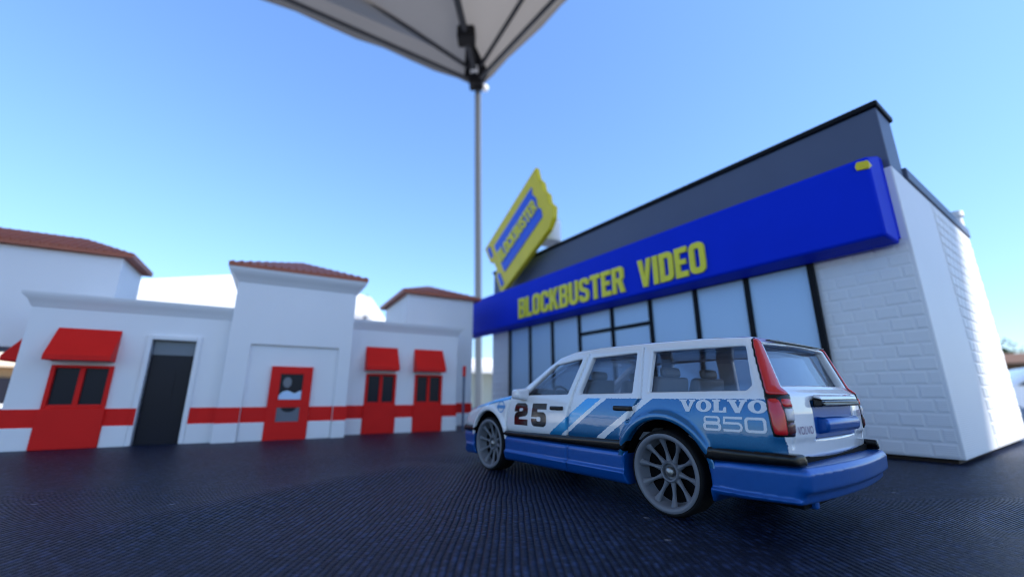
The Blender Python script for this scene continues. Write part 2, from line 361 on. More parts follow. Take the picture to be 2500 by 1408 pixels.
# ------------------------------------------------------------------ signed distance helpers for the die-cast car
def poly_sdf(X, Z, P):
    P = np.array(P, np.float32); d = np.full(X.shape, 1e9, np.float32); s = np.ones(X.shape, bool)
    n = len(P)
    for i in range(n):
        a = P[i]; b = P[i - 1]; ex, ez = b - a
        wx = X - a[0]; wz = Z - a[1]
        t = np.clip((wx * ex + wz * ez) / (ex * ex + ez * ez), 0, 1)
        d = np.minimum(d, (wx - ex * t) ** 2 + (wz - ez * t) ** 2)
        c1 = Z >= a[1]; c2 = Z < b[1]; c3 = ex * wz > ez * wx
        s ^= (c1 & c2 & c3) | (~c1 & ~c2 & ~c3)
    return np.where(s, 1, -1) * np.sqrt(d)
def smax(a, b, k):
    h = np.maximum(k - np.abs(a - b), 0) / k
    return np.maximum(a, b) + h * h * k * .25
def smin(a, b, k): return -smax(-a, -b, k)
def surface_net(F, o, h):
    """dual contouring (naive surface nets) of the zero level of F, on a grid with origin o and spacing h"""
    S = F < 0
    nx, ny, nz = F.shape
    cnt = np.zeros((nx - 1, ny - 1, nz - 1), np.int16); acc = np.zeros((nx - 1, ny - 1, nz - 1, 3), np.float32)
    for ax in range(3):
        sl0 = [slice(None)] * 3; sl1 = [slice(None)] * 3; sl0[ax] = slice(0, -1); sl1[ax] = slice(1, None)
        f0 = F[tuple(sl0)]; f1 = F[tuple(sl1)]; cr = S[tuple(sl0)] != S[tuple(sl1)]
        t = np.where(cr, f0 / np.where(cr, f0 - f1, 1), 0).astype(np.float32)
        o1, o2 = [a for a in range(3) if a != ax]
        for d1 in (0, 1):
            for d2 in (0, 1):
                sl = [slice(None)] * 3
                sl[o1] = slice(d1, F.shape[o1] - 1 + d1); sl[o2] = slice(d2, F.shape[o2] - 1 + d2)
                c = cr[tuple(sl)]; cnt += c
                acc[..., ax] += np.where(c, t[tuple(sl)], 0)
                acc[..., o1] += c * d1; acc[..., o2] += c * d2
    act = cnt > 0; idx = np.full(act.shape, -1, np.int64); n = int(act.sum()); idx[act] = np.arange(n)
    ijk = np.argwhere(act); P = ijk + acc[act] / cnt[act][:, None]
    for _ in range(2):                                    # Newton steps onto the true surface
        i0 = np.clip(P.astype(int), 0, np.array(F.shape) - 2); fr = P - i0
        c = {}
        for a in (0, 1):
            for b_ in (0, 1):
                for c_ in (0, 1): c[a, b_, c_] = F[i0[:, 0] + a, i0[:, 1] + b_, i0[:, 2] + c_]
        x, y, z = fr.T
        lx = {(b_, c_): c[0, b_, c_] * (1 - x) + c[1, b_, c_] * x for b_ in (0, 1) for c_ in (0, 1)}
        val = (lx[0, 0] * (1 - y) + lx[1, 0] * y) * (1 - z) + (lx[0, 1] * (1 - y) + lx[1, 1] * y) * z
        gx = sum((c[1, b_, c_] - c[0, b_, c_]) * (y if b_ else 1 - y) * (z if c_ else 1 - z) for b_ in (0, 1) for c_ in (0, 1))
        gy = (lx[1, 0] - lx[0, 0]) * (1 - z) + (lx[1, 1] - lx[0, 1]) * z
        gz = (lx[0, 1] * (1 - y) + lx[1, 1] * y) - (lx[0, 0] * (1 - y) + lx[1, 0] * y)
        g2 = gx * gx + gy * gy + gz * gz + 1e-9
        st = np.clip(val / g2, -.5, .5)[:, None] * np.stack([gx, gy, gz], 1)
        P = np.clip(P - st, ijk - .1, ijk + 1.1)
    Q = []
    for ax in range(3):
        o1, o2 = (ax + 1) % 3, (ax + 2) % 3
        sl0 = [slice(1, -1)] * 3; sl1 = [slice(1, -1)] * 3
        sl0[ax] = slice(0, -1); sl1[ax] = slice(1, None)
        a = S[tuple(sl0)]; b = S[tuple(sl1)]
        for flip, msk in ((False, a & ~b), (True, ~a & b)):
            e = np.argwhere(msk)
            if not len(e): continue
            base = e.copy(); base[:, o1] += 1; base[:, o2] += 1   # grid index of the edge start
            def cell(d1, d2):
                q = base.copy(); q[:, o1] -= d1; q[:, o2] -= d2
                return idx[q[:, 0], q[:, 1], q[:, 2]]
            q = np.stack([cell(1, 1), cell(0, 1), cell(0, 0), cell(1, 0)], 1)
            Q.append(q[:, ::-1] if flip else q)
    return P * h + np.array(o), np.concatenate(Q)
def sdf_object(name, F, o, h, m, parent):
    P, Q = surface_net(F, o, h)
    me = bpy.data.meshes.new(name); me.vertices.add(len(P)); me.vertices.foreach_set('co', (P * MM).astype(np.float32).ravel())
    me.loops.add(len(Q) * 4); me.loops.foreach_set('vertex_index', Q.astype(np.int32).ravel())
    me.polygons.add(len(Q)); me.polygons.foreach_set('loop_start', np.arange(0, len(Q) * 4, 4, dtype=np.int32))
    me.polygons.foreach_set('use_smooth', np.ones(len(Q), bool))
    me.update(calc_edges=True); me.validate()
    return link(name, me, m, parent)

# ================================================================== setting: ground, table, cloth, canopy
GZ = -.762
def ground_sheet():
    rs = [0, 1, 2, 4, 7, 12, 20, 35, 60, 120, 300, 900]; n = 48
    V = [(0, 0, GZ)]; F = []
    for r in rs[1:]:
        for i in range(n):
            a = 2 * math.pi * i / n; V.append((r * math.cos(a), r * math.sin(a), GZ))
    for i in range(n): F.append((0, 1 + i, 1 + (i + 1) % n))
    for k in range(len(rs) - 2):
        for i in range(n): F.append((1 + k * n + i, 1 + (k + 1) * n + i, 1 + (k + 1) * n + (i + 1) % n, 1 + k * n + (i + 1) % n))
    return tag(link('ground', mesh('ground', V, F, 1), M['ground']), 'pale sunlit concrete ground around the table', kind='structure')
ground_sheet()
g = MB(); g.add([(-60, 14, GZ + .01), (60, 14, GZ + .01), (90, 400, GZ + .01), (-90, 400, GZ + .01)], [(0, 1, 2, 3)])
tag(g.build('grass_field', M['grass'], scale=1), 'dry grass field beyond the concrete', kind='structure')

TX0, TX1, TY0, TY1 = -750., 1050., -230., 530.
def folds(X, Y):
    """soft wrinkles of the cloth in mm; flat where the toys stand"""
    def seg(ax, ay, bx, by, wd, amp):
        ex, ey = bx - ax, by - ay; t = np.clip(((X - ax) * ex + (Y - ay) * ey) / (ex * ex + ey * ey), 0, 1)
        d = np.hypot(X - ax - ex * t, Y - ay - ey * t); return amp * np.exp(-(d / wd) ** 2)
    h = np.zeros_like(X)
    for fx, fy, ph, am in ((.045, .021, .3, .25), (-.03, .06, 1.9, .22), (.085, -.05, 4., .12), (.02, .11, 2.2, .12), (.13, .07, .7, .06), (.016, -.012, 3, .35)):
        h += am * np.sin(X * fx + Y * fy + ph + .6 * np.sin(X * .017 - Y * .023))
    h += seg(-42, 55, -8, 106, 6, .6) - seg(-60, 66, -22, 120, 9, .3)
    h += seg(52, 60, 120, 74, 6, .9) + seg(78, 40, 190, 60, 10, .8) - seg(60, 50, 150, 66, 7, .6)
    h += seg(-120, 60, -60, 40, 12, .5)
    # calm under the car and the two buildings
    a = R(125.9); cx, cy = 17.8, 80.5; u = (X - cx) * math.cos(a) + (Y - cy) * math.sin(a); v = -(X - cx) * math.sin(a) + (Y - cy) * math.cos(a)
    dcar = np.maximum(np.maximum(np.abs(u) - 32, np.abs(v) - 15), 0)
    k = np.clip(dcar / 12, 0, 1); h = h * k
    far = np.clip((np.hypot(X, Y) - 90) / 60, 0, 1); h = h * (1 - .75 * far) - .35 * far * 0
    return h - .02
def axis(lo, hi, f0, f1, fine, coarse):
    return np.concatenate([np.arange(lo, f0, coarse), np.arange(f0, f1, fine), np.arange(f1, hi + .1, coarse)])
xs = axis(TX0, TX1, -210, 240, 1.6, 20.); ys = axis(TY0, TY1, 0, 240, 1.6, 20.)
xs[-1] = TX1; ys[-1] = TY1
X, Y = np.meshgrid(xs, ys, indexing='ij'); H = folds(X, Y)
nx_, ny_ = X.shape
V = np.stack([X, Y, H], -1).reshape(-1, 3)
ii = np.arange(nx_ * ny_).reshape(nx_, ny_)
F = np.stack([ii[:-1, :-1], ii[1:, :-1], ii[1:, 1:], ii[:-1, 1:]], -1).reshape(-1, 4)
V = V.tolist(); F = F.tolist()
# hanging sides with soft pleats
rim = [ii[i, 0] for i in range(nx_)] + [ii[-1, j] for j in range(1, ny_)] + [ii[i, -1] for i in range(nx_ - 2, -1, -1)] + [ii[0, j] for j in range(ny_ - 2, 0, -1)]
prev = rim
for k, (dz, out) in enumerate(((-4, 3), (-30, 5), (-140, 12), (-300, 20))):
    cur = []
    for q, r_ in enumerate(rim):
        x, y, z = V[r_]; s = out + (out * .8) * math.sin(x * .05 + y * .06)
        nxv = (1 if x >= TX1 - 1 else -1 if x <= TX0 + 1 else 0); nyv = (1 if y >= TY1 - 1 else -1 if y <= TY0 + 1 else 0)
        V.append([x + nxv * s, y + nyv * s, dz]); cur.append(len(V) - 1)
    n = len(rim)
    for q in range(n): F.append([prev[q], cur[q], cur[(q + 1) % n], prev[(q + 1) % n]])
    prev = cur
tag(link('tablecloth', mesh('tablecloth', V, F), M['cloth'], smooth=True, angle=180), 'black ribbed woven tablecloth under the toy car and buildings', 'tablecloth')
tb = empty('folding_table', (.15, .15, GZ), 0, 'folding table hidden under the black cloth', 'table')
MB().box(TX0 - 146, TX1 - 154, TY0 - 146, TY1 - 154, 762 - 45, 762 - 3.5).build('tabletop', M['metal_pole'], tb)
for sx in (-780, 780):
    for sy in (-300, 300):
        MB().tube((sx, sy, 0), (sx, sy, 717), 14).build('leg', M['metal_pole'], tb, smooth=True)

# canopy over the table: corner, edges and legs in metres
CZ = 1.3145
cA = Vector((-.14, 1.49, CZ)); e1 = Vector((.616, -.788, 0)); e2 = Vector((-.848, -.530, 0))
cB = cA + e1 * 3; cD = cA + e2 * 3; cC = cB + cD - cA; cP = (cA + cC) / 2 + Vector((0, 0, .72))
cn = empty('canopy_tent', (cA.x, cA.y, GZ), 0, 'pop-up canopy overhead, its corner and pole above the toy store', 'canopy')
def cw(v): return (v[0] - cA.x, v[1] - cA.y, v[2] - GZ)
def panel(a, b, p, n=22):
    V = []; F = []; k = {}
    for i in range(n + 1):
        for j in range(n + 1 - i):
            u, v = i / n, j / n; q = a + (b - a) * u + (p - a) * v
            wob = .004 * math.sin(u * 23 + v * 9) * (1 - v) + .02 * math.sin(math.pi * u / max(1e-6, 1 - v)) * v
            edge = .02 * math.sin(math.pi * min(1, u / max(1e-6, 1 - v))) * (1 - v)   # the eave sags inward a little
            q = q + Vector((0, 0, -.02 * 4 * u * max(0, 1 - u - v) * (1 - v) + wob * v * 3)) 
            k[i, j] = len(V); V.append(cw(q))
    for i in range(n):
        for j in range(n - i):
            F.append((k[i, j], k[i + 1, j], k[i, j + 1]))
            if i + j < n - 1: F.append((k[i + 1, j], k[i + 1, j + 1], k[i, j + 1]))
    return V, F
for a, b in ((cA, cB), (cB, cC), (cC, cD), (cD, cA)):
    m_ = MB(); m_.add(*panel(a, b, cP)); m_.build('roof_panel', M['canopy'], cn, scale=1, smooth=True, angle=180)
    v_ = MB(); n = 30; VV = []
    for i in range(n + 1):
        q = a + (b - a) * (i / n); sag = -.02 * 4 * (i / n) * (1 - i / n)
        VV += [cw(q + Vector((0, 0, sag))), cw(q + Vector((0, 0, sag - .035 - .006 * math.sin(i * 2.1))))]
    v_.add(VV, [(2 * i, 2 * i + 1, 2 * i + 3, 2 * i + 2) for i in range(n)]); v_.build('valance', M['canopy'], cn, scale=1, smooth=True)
for i, c_ in enumerate((cA, cB, cC, cD)):
    inw = (cP - c_); inw.z = 0; inw.normalize(); q = c_ + inw * .02
    foot = Vector((q.x + (.045 if i == 0 else 0), q.y, GZ)); top = q + Vector((0, 0, -.03))
    lg = MB().box(-.0125, .0125, -.0125, .0125, 0, 1).build('leg', M['metal_pole'], cn, scale=1, bevel=3)
    lg.location = Vector(cw(foot)); d = top - foot; lg.rotation_euler = d.to_track_quat('Z', 'Y').to_euler(); lg.scale = (1, 1, d.length)
    pk = MB(); r_ = .07
    ea = ((cB, cD), (cA, cC), (cB, cD), (cC, cA))[i]
    d1 = (ea[0] - c_).normalized(); d2 = (ea[1] - c_).normalized(); up = (cP - c_).normalized()
    T = c_ + Vector((0, 0, -.006)); pk.add([cw(c_ + Vector((0, 0, -.055))), cw(T + d1 * r_), cw(T + up * .22), cw(T + d2 * r_)], [(0, 1, 2), (0, 2, 3)])
    pk.build('corner_pocket', M['black_plastic'], cn, scale=1)
    br = q + inw * .03 + Vector((0, 0, -.03))
    MB().box(-.028, .028, -.028, .028, -.04, .05).build('corner_bracket', M['black_plastic'], cn, scale=1, bevel=5).location = Vector(cw(br))
    if i == 0:
        MB().tube((0, 0, 0), (0, 0, .03), .016).build('bracket_cap', M['white_pla'], cn, scale=1, smooth=True).location = Vector(cw(br + inw * .03 + Vector((0, 0, .0))))
        MB().lathe([(.002, -.014), (.012, -.01), (.016, 0), (.012, .01), (.002, .014)], 16).build('push_button', M['white_pla'], cn, scale=1, smooth=True).location = Vector(cw(q + Vector((.03, -.01, -.06))))
    MB().box(-.034, .034, -.03, .03, -.025, .03).build('slider_bracket', M['black_plastic'], cn, scale=1, bevel=8).location = Vector(cw(c_ + inw * .2 + Vector((0, 0, .03))))
    s_ = MB(); s_.tube(cw(br), cw(cP + Vector((0, 0, -.05))), .013); s_.build('hip_bar', M['truss'], cn, scale=1, smooth=True)
    for o_ in ea:
        mid = (c_ + o_) / 2 + inw * .30
        s_ = MB(); s_.tube(cw(br + Vector((0, 0, .03))), cw(mid + Vector((0, 0, .16))), .008); s_.build('truss_bar', M['truss'], cn, scale=1, smooth=True)
        mid = (c_ + o_) / 2 + inw * .06
        s_ = MB(); s_.tube(cw(br + Vector((0, 0, -.02))), cw(mid + Vector((0, 0, -.05))), .008); s_.build('truss_bar', M['truss'], cn, scale=1, smooth=True)

# ================================================================== toy restaurant (white with red stripe, awnings, tiled roofs)
rs_ = empty('toy_restaurant', (-.0940, .1371, 0), R(29.5), 'white 3D-printed toy restaurant with red stripe, red awnings and tiled roofs', 'toy building')
def P(m, name, mt, par=rs_, bevel=.25, **kw): return m.build(name, M[mt], par, bevel=bevel, **kw)
def wing(x0, x1, y0, depth, top, openings, name='wall'):
    """front wall with real openings; openings: (xa, xb, za, zb)"""
    m = MB(); x = x0
    for xa, xb, za, zb in sorted(openings):
        m.box(x, xa, y0, y0 + 3, 0, top)
        if za > 0: m.box(xa, xb, y0, y0 + 3, 0, za)
        m.box(xa, xb, y0, y0 + 3, zb, top); x = xb
    m.box(x, x1, y0, y0 + 3, 0, top)
    m.box(x0, x0 + 3, y0 + 3, y0 + depth, 0, top); m.box(x1 - 3, x1, y0 + 3, y0 + depth, 0, top); m.box(x0 + 3, x1 - 3, y0 + depth - 2, y0 + depth, 0, top)
    m.box(x0 + 3, x1 - 3, y0 + 3, y0 + depth - 2, top - 4, top - 2)
    return P(m, name, 'white_pla', bevel=0)
def cornice(x0, x1, y0, y1, za, zb, out, mt='white_pla'):
    prof = [(0, za), (out * .15, za + (zb - za) * .1), (out * .45, za + (zb - za) * .5), (out * .95, za + (zb - za) * .78), (out, zb)]
    m = MB(); V = []; F = []
    for o_, z in prof + [(-2.5, zb)]:
        V += [(x0 - o_, y0 - o_, z), (x1 + o_, y0 - o_, z), (x1 + o_, y1 + o_, z), (x0 - o_, y1 + o_, z)]
    for k in range(len(prof)):
        for i in range(4): F.append((k * 4 + i, k * 4 + (i + 1) % 4, (k + 1) * 4 + (i + 1) % 4, (k + 1) * 4 + i))
    m.add(V, F); return P(m, 'cornice', mt, bevel=0, smooth=True, angle=50)
def awning_window(x0, x1, y0, aw=True, zt=23, ax=rs_):
    """red panel, red frame with two dark panes, sloping red awning"""
    P(MB().box(x0, x1, y0 - 1.3, y0 - .02, 0, 10.9), 'window_panel', 'red_pla')
    fr = MB(); w_ = 1.0; cx = (x0 + x1) / 2
    fr.box(x0 + .3, x0 + .3 + w_, y0 - .9, y0 + .6, 10.9, zt); fr.box(x1 - .3 - w_, x1 - .3, y0 - .9, y0 + .6, 10.9, zt); fr.box(cx - .6, cx + .6, y0 - .7, y0 + .5, 12, zt - .8)
    fr.box(x0 + 1.3, x1 - 1.3, y0 - .9, y0 + .6, 10.9, 12); fr.box(x0 + 1.3, x1 - 1.3, y0 - .9, y0 + .6, zt - .8, zt)
    f = P(fr, 'window_frame', 'red_pla', bevel=.15)
    for a, b in ((x0 + 1.3, cx - .6), (cx + .6, x1 - 1.3)): P(MB().box(a, b, y0 + .05, y0 + .4, 12, zt - .8), 'pane', 'dark_glass', f, bevel=0)
    if aw: awning(x0 - .6, x1 - .4, y0)
def awning(x0, x1, y0, zt=33.8, zb=25.6, out=5.6, lip=1.5):
    m = MB(); t = .7
    m.prism([(y0 - .02, zt), (y0 - out, zb), (y0 - out, zb - lip), (y0 - out + t, zb - lip), (y0 - out + t, zb - .3), (y0 - .02, zt - 1.2)], x0, x1, 'x')
    for xa in (x0, x1 - t):
        m.prism([(y0 - .03, zt - .2), (y0 - out + .05, zb - .1), (y0 - out + .05, zb - lip + .02), (y0 - .03, zb - lip + .02)], xa + .02, xa + t - .02, 'x')
    return P(m, 'awning', 'red_pla', bevel=.2)
def stripe(x0, x1, y0, z0=5.9, z1=10.8): return P(MB().box(x0, x1, y0 - .35, y0 - .02, z0, z1), 'stripe', 'red_pla', bevel=0)
def plinth(x0, x1, y0): return P(MB().box(x0, x1, y0 - .7, y0 - .02, 0, 5.9), 'plinth', 'white_pla', bevel=.15)

# left wing
LY = 3.3
wing(-48.4, 0, LY, 34, 41, [(-40, -28, 12, 22.2), (-20, -8.8, 0, 31.5)])
cornice(-48.4, -.05, LY, LY + 34, 39.2, 43.4, 2.2)
awning_window(-41.2, -27.2, LY)
stripe(-48.6, -41.2, LY); stripe(-27.2, -21.4, LY); stripe(-7.4, -.1, LY)
plinth(-48.9, -41.2, LY); plinth(-27.2, -21.4, LY); plinth(-7.4, -.1, LY)
dt = MB(); dt.box(-21.4, -20, LY - 1.0, LY + 2.5, 0, 33); dt.box(-8.8, -7.4, LY - 1.0, LY + 2.5, 0, 33); dt.box(-20, -8.8, LY - 1.0, LY + 2.5, 31.5, 33)
P(dt, 'door_frame', 'white_pla', bevel=.3)
P(MB().box(-21.45, -20.2, LY - 1.15, LY - 1.02, 5.9, 10.8), 'stripe', 'red_pla', bevel=0); 
P(MB().box(-20, -8.8, LY + 1.6, LY + 2.2, 27, 31.5), 'transom_pane', 'grey_glass', bevel=0)
dr = P(MB().box(-20, -8.8, LY + 1.9, LY + 2.4, 0, 27), 'door', 'dark_glass', bevel=0)  # flat dark sheet stands for the shaded inside of the doorway
P(MB().box(-19.6, -13, LY + 1.7, LY + 1.88, 12, 22), 'pane', 'dark_glass', dr, bevel=0)
sw = MB(); sw.prism([(-48.45, 33.8), (-54, 25.6), (-54, 24.1), (-53.3, 24.1), (-48.45, 32.6)], 9, 24, 'y'); sw.prism([(-48.45, 33.6), (-53.9, 25.5), (-53.9, 24.2), (-48.45, 24.2)], 9.02, 9.7, 'y')
P(sw, 'awning', 'red_pla', bevel=.2)
P(MB().box(-49.6, -48.45, 9.5, 23.5, 0, 23), 'window_panel', 'red_pla')
P(MB().box(-48.75, -48.42, LY + .1, LY + 34, 5.9, 10.8), 'stripe', 'red_pla', bevel=0)
# middle tower
wing(0, 38.6, 0, 38, 54, [(6.4, 34.3, 0, 31.5)])
P(MB().box(6.4, 34.3, 1.3, 2.9, 0, 31.5), 'wall', 'white_pla', bevel=0)
P(MB().box(38.62, 38.9, .2, 37, 5.9, 10.8), 'stripe', 'red_pla', bevel=0)
cornice(0, 38.6, 0, 38, 52.4, 57, 3.2)
for a, b in ((-.3, 6.3), (34.4, 38.9)): stripe(a, b, 0); plinth(a, b, 0)
stripe(6.5, 13.6, 1.3); stripe(26.6, 34.2, 1.3); plinth(6.5, 13.6, 1.3); plinth(26.6, 34.2, 1.3)
d_ = MB(); y0 = 1.3
for a in ((13.6, 16.6, 0, 24.3), (23.7, 26.5, 0, 24.3), (16.6, 23.7, 21.8, 24.3), (16.6, 23.7, 10.6, 13.1), (16.6, 23.7, 0, 5.9)): d_.box(a[0], a[1], y0 - 1.1, y0 - .03, a[2], a[3])
dr = P(d_, 'door', 'red_pla', bevel=0)
P(MB().box(16.6, 23.7, y0 - .5, y0 - .04, 13.1, 21.8), 'pane', 'dark_glass', dr, bevel=0)
P(MB().box(16.6, 23.7, y0 - .5, y0 - .04, 5.9, 10.6), 'pane', 'grey_glass', dr, bevel=0)
def pane_print(pts, mt, y):
    v, f = fill_mesh([pts]); m = MB(); m.add([(a, y, b) for a, b, _ in v], f); P(m, 'window_print', mt, dr, bevel=0)
pane_print([(16.7, 13.2), (23.6, 13.2), (23.6, 16.2), (22.6, 15.9), (21.6, 15.2), (20.6, 15.6), (19.2, 16.2), (17.8, 15.8), (16.7, 14.6)], 'pane_pla', y0 - .56)
pane_print([(18.9 + 1.3 * math.cos(a), 18.9 + 1.8 * math.sin(a)) for a in np.linspace(0, 2 * math.pi, 20)[:-1]], 'grey_glass', y0 - .56)
pane_print([(20.2 + 2.3 * math.cos(a), 10.5 + 1.5 * math.sin(a)) for a in np.linspace(math.pi, 2 * math.pi, 16)], 'dark_glass', y0 - .56)
def hip_roof(x0, x1, y0, y1, z0, z1, pitch=2.3, front=True, sides='lr', ridge=None):
    """white soffit, terracotta slab and rounded tile rows, each row its own piece"""
    cx, cy = (x0 + x1) / 2, (y0 + y1) / 2
    r0, r1 = ridge if ridge else (cx, cx)
    m = MB(); B = [(x0, y0, z0), (x1, y0, z0), (x1, y1, z0), (x0, y1, z0), (x0, y0, z0 + 1.2), (x1, y0, z0 + 1.2), (x1, y1, z0 + 1.2), (x0, y1, z0 + 1.2)]
    m.add(B + [(r0, cy, z1), (r1, cy, z1)], [(3, 2, 1, 0), (0, 1, 5, 4), (1, 2, 6, 5), (2, 3, 7, 6), (3, 0, 4, 7), (4, 5, 9, 8), (5, 6, 9), (6, 7, 8, 9), (7, 4, 8)])
    rf = P(m, 'roof', 'tile_red', bevel=0)
    def row(ax, ay, bx, by, az, bz):
        t = MB(); A = Vector((ax, ay, az)); Bv = Vector((bx, by, bz)); 
        t.tube(A, Bv, .34, 8); P(t, 'roof_tile', 'tile_red', rf, bevel=0, smooth=True)
    za = z0 + 1.35
    n = int((x1 - x0) / pitch)
    for i in range(n):
        x = x0 + (i + .5) * (x1 - x0) / n
        f = 1 if r0 <= x <= r1 else ((x - x0) / (r0 - x0) if x < r0 else (x1 - x) / (x1 - r1))
        row(x, y0 - .15, x, y0 + (cy - y0) * f * .97, za, za + (z1 - za) * f * .97)
    ny = int((y1 - y0) / pitch)
    for i in range(ny):
        y = y0 + (i + .5) * (y1 - y0) / ny; f = 1 - abs(y - cy) / (cy - y0)
        for xe, rx, s in ((x0, r0, -1), (x1, r1, 1)):
            if ('l' if s < 0 else 'r') in sides: row(xe + .15 * s, y, xe + (rx - xe) * f * .97, y, za, za + (z1 - za) * f * .97)
    return rf
hip_roof(-3.4, 42, -3.4, 41.4, 57.02, 67.6)
# right wing
RY = 9.6
wing(38.65, 85.2, RY, 27, 42, [(46.8, 58.2, 12, 22.2), (66.4, 78, 12, 22.2)])
cornice(38.7, 85.2, RY, RY + 27, 40.2, 44.2, 2.0)
awning_window(46.2, 58.8, RY); awning_window(66, 78.6, RY)
stripe(38.7, 46.2, RY); stripe(58.8, 66, RY); stripe(78.6, 85.3, RY)
plinth(38.7, 46.2, RY); plinth(58.8, 66, RY); plinth(78.6, 85.5, RY)
P(MB().box(85.25, 85.6, RY, RY + 26, 5.9, 10.8), 'stripe', 'red_pla', bevel=0)
# covered drive lane at the back left, right back tower
lb = MB(); lb.box(-112, -40, 35, 61, 30, 64.5); P(lb, 'drive_lane_canopy', 'white_pla', bevel=.3)
for x in (-109, -80): P(MB().box(x - 2.5, x + 2.5, 52, 57, 0, 29.98), 'column', 'white_pla', bevel=.3)
hip_roof(-115, -37, 32.5, 63, 64.52, 73.6, ridge=(-98, -56))
P(MB().box(68.5, 105, 37.5, 84, 0, 64.5), 'back_tower_wall', 'white_pla', bevel=.3)
stripe(85.7, 105.2, 37.5); plinth(85.7, 105.4, 37.5)
P(MB().box(105.02, 105.3, 37.6, 84, 5.9, 10.8), 'stripe', 'red_pla', bevel=0)
hip_roof(65.5, 108, 34.5, 87, 64.52, 76)
bp_ = MB(); bp_.tube((86.8, 5, 0), (86.8, 5, 24), .5); pst = bp_.build('post', M['grey_pla'], None, smooth=True)
pst.location = rs_.location; pst.rotation_euler = rs_.rotation_euler
pst.name = 'marker_post'; tag(pst, 'thin toy post with red tip at the right end of the restaurant', 'post')
MB().box(86.2, 87.4, 4.3, 5.7, 22.5, 27).build('post_tip', M['red_pla'], pst, bevel=.2)

# ================================================================== toy video store
st = empty('toy_store', (.0971, .0945, 0), R(124.4), 'white brick 3D-printed toy video store with blue fascia and yellow lettering', 'toy building')
def S(m, name, mt, par=st, bevel=.25, **kw): return m.build(name, M[mt], par, bevel=bevel, **kw)
W, D, HT = 193., 90., 71.5          # width, depth, wall height
b_ = MB(); b_.box(0, W, -D, 0, 1.0, HT); wall = S(b_, 'wall', 'white_smooth', bevel=.35)
S(MB().box(1.6, W - 1.6, -D + 1.6, -1.6, -.1, .99), 'under_slab', 'base_brown', bevel=0)  # dark brown slab, inset below the walls
# bricks, each its own piece
def bricks(face, a0, a1, z0, z1, L=4.55, Hh=3.15, gap=.36, joined=False):
    base = {}; jm = MB()
    rows = int((z1 - z0) / Hh)
    for r in range(rows):
        x = a0 - (L / 2 if r % 2 else 0); za = z0 + r * Hh + gap / 2; zb = za + Hh - gap
        while x < a1 - .8:
            xa = max(x + gap / 2, a0 + .05); xb = min(x + L - gap / 2, a1 - .05); x += L
            if xb - xa < .8: continue
            if joined or (face == 'side' and xa > 70):
                l = xb - xa; hh = Hh - gap; q = [(0, 0), (l, 0), (l, hh), (0, hh)]; p_ = [(.3, .3), (l - .3, .3), (l - .3, hh - .3), (.3, hh - .3)]
                f3 = (lambda x_, z_, d: (xa + x_, d, za + z_)) if face == 'front' else (lambda x_, z_, d: (-d, -xa - x_, za + z_))
                jm.add([f3(a_, b_, .01) for a_, b_ in q] + [f3(a_, b_, .2) for a_, b_ in p_], [(4, 5, 6, 7), (0, 1, 5, 4), (1, 2, 6, 5), (2, 3, 7, 6), (3, 0, 4, 7)]); continue
            key = (round(xb - xa, 2)); pr = random.choice((.08, .11, .13)) + (.12 if face == 'side' else 0)
            k2 = (key, pr)
            if k2 not in base:
                l = xb - xa; i = .3; m = MB()
                o = [(0, 0), (l, 0), (l, Hh - gap), (0, Hh - gap)]; q = [(i, i), (l - i, i), (l - i, Hh - gap - i), (i, Hh - gap - i)]
                if face == 'front': m.add([(x_, .01, z_) for x_, z_ in o] + [(x_, pr, z_) for x_, z_ in q], [(4, 5, 6, 7), (0, 1, 5, 4), (1, 2, 6, 5), (2, 3, 7, 6), (3, 0, 4, 7)])
                else: m.add([(-.01, -x_, z_) for x_, z_ in o] + [(-pr, -x_, z_) for x_, z_ in q], [(4, 5, 6, 7), (0, 1, 5, 4), (1, 2, 6, 5), (2, 3, 7, 6), (3, 0, 4, 7)])
                p = m.build('brick', M['white_brick'], wall); base[k2] = p
                p.location = ((xa * MM, 0, za * MM) if face == 'front' else (0, -xa * MM, za * MM))
            else: share(base[k2], 'brick', wall, (xa, 0, za) if face == 'front' else (0, -xa, za))
    if jm.V: tag(jm.build('brick_courses', M['white_brick'], wall), kind='stuff')
bricks('front', .6, 20.4, 1.2, 52); bricks('front', 173.4, W - .6, 1.2, 52, joined=True); bricks('side', 36, D - .8, 1.2, HT - 1)
# shop window: black frame bars and pale panes
MX = [21.4, 39.3, 57, 76, 95.5, 115.5, 134.9, 153.4, 172.4]
fr = MB(); fr.box(20.6, 22.2, 0.02, 1.6, 1.1, 52); fr.box(171.6, 173.2, .02, 1.6, 1.1, 52); fr.box(22.2, 171.6, .02, 1.55, 50.4, 52); fr.box(22.2, 171.6, .02, 1.55, 1.1, 1.6)
sf = S(fr, 'window_frame', 'black_pla', bevel=.2)
for x in MX[1:-1]: S(MB().box(x - .75, x + .75, .03, 1.4, 1.6, 50.4), 'mullion', 'black_pla', sf, bevel=.2)
for a, b in zip(MX[:-1], MX[1:]):
    a += .8; b -= .8
    if 76 <= a <= 115: S(MB().box(a - .05, b + .05, .035, 1.3, 40.9, 42.3), 'transom_bar', 'black_pla', sf, bevel=.15); zz = ((1.6, 40.9), (42.3, 50.4))
    else: zz = ((1.6, 50.4),)
    for z0, z1 in zz: S(MB().box(a - .04, b + .04, .025, .5, z0 - .02, z1 + .02), 'pane', 'pane_pla', sf, bevel=0)
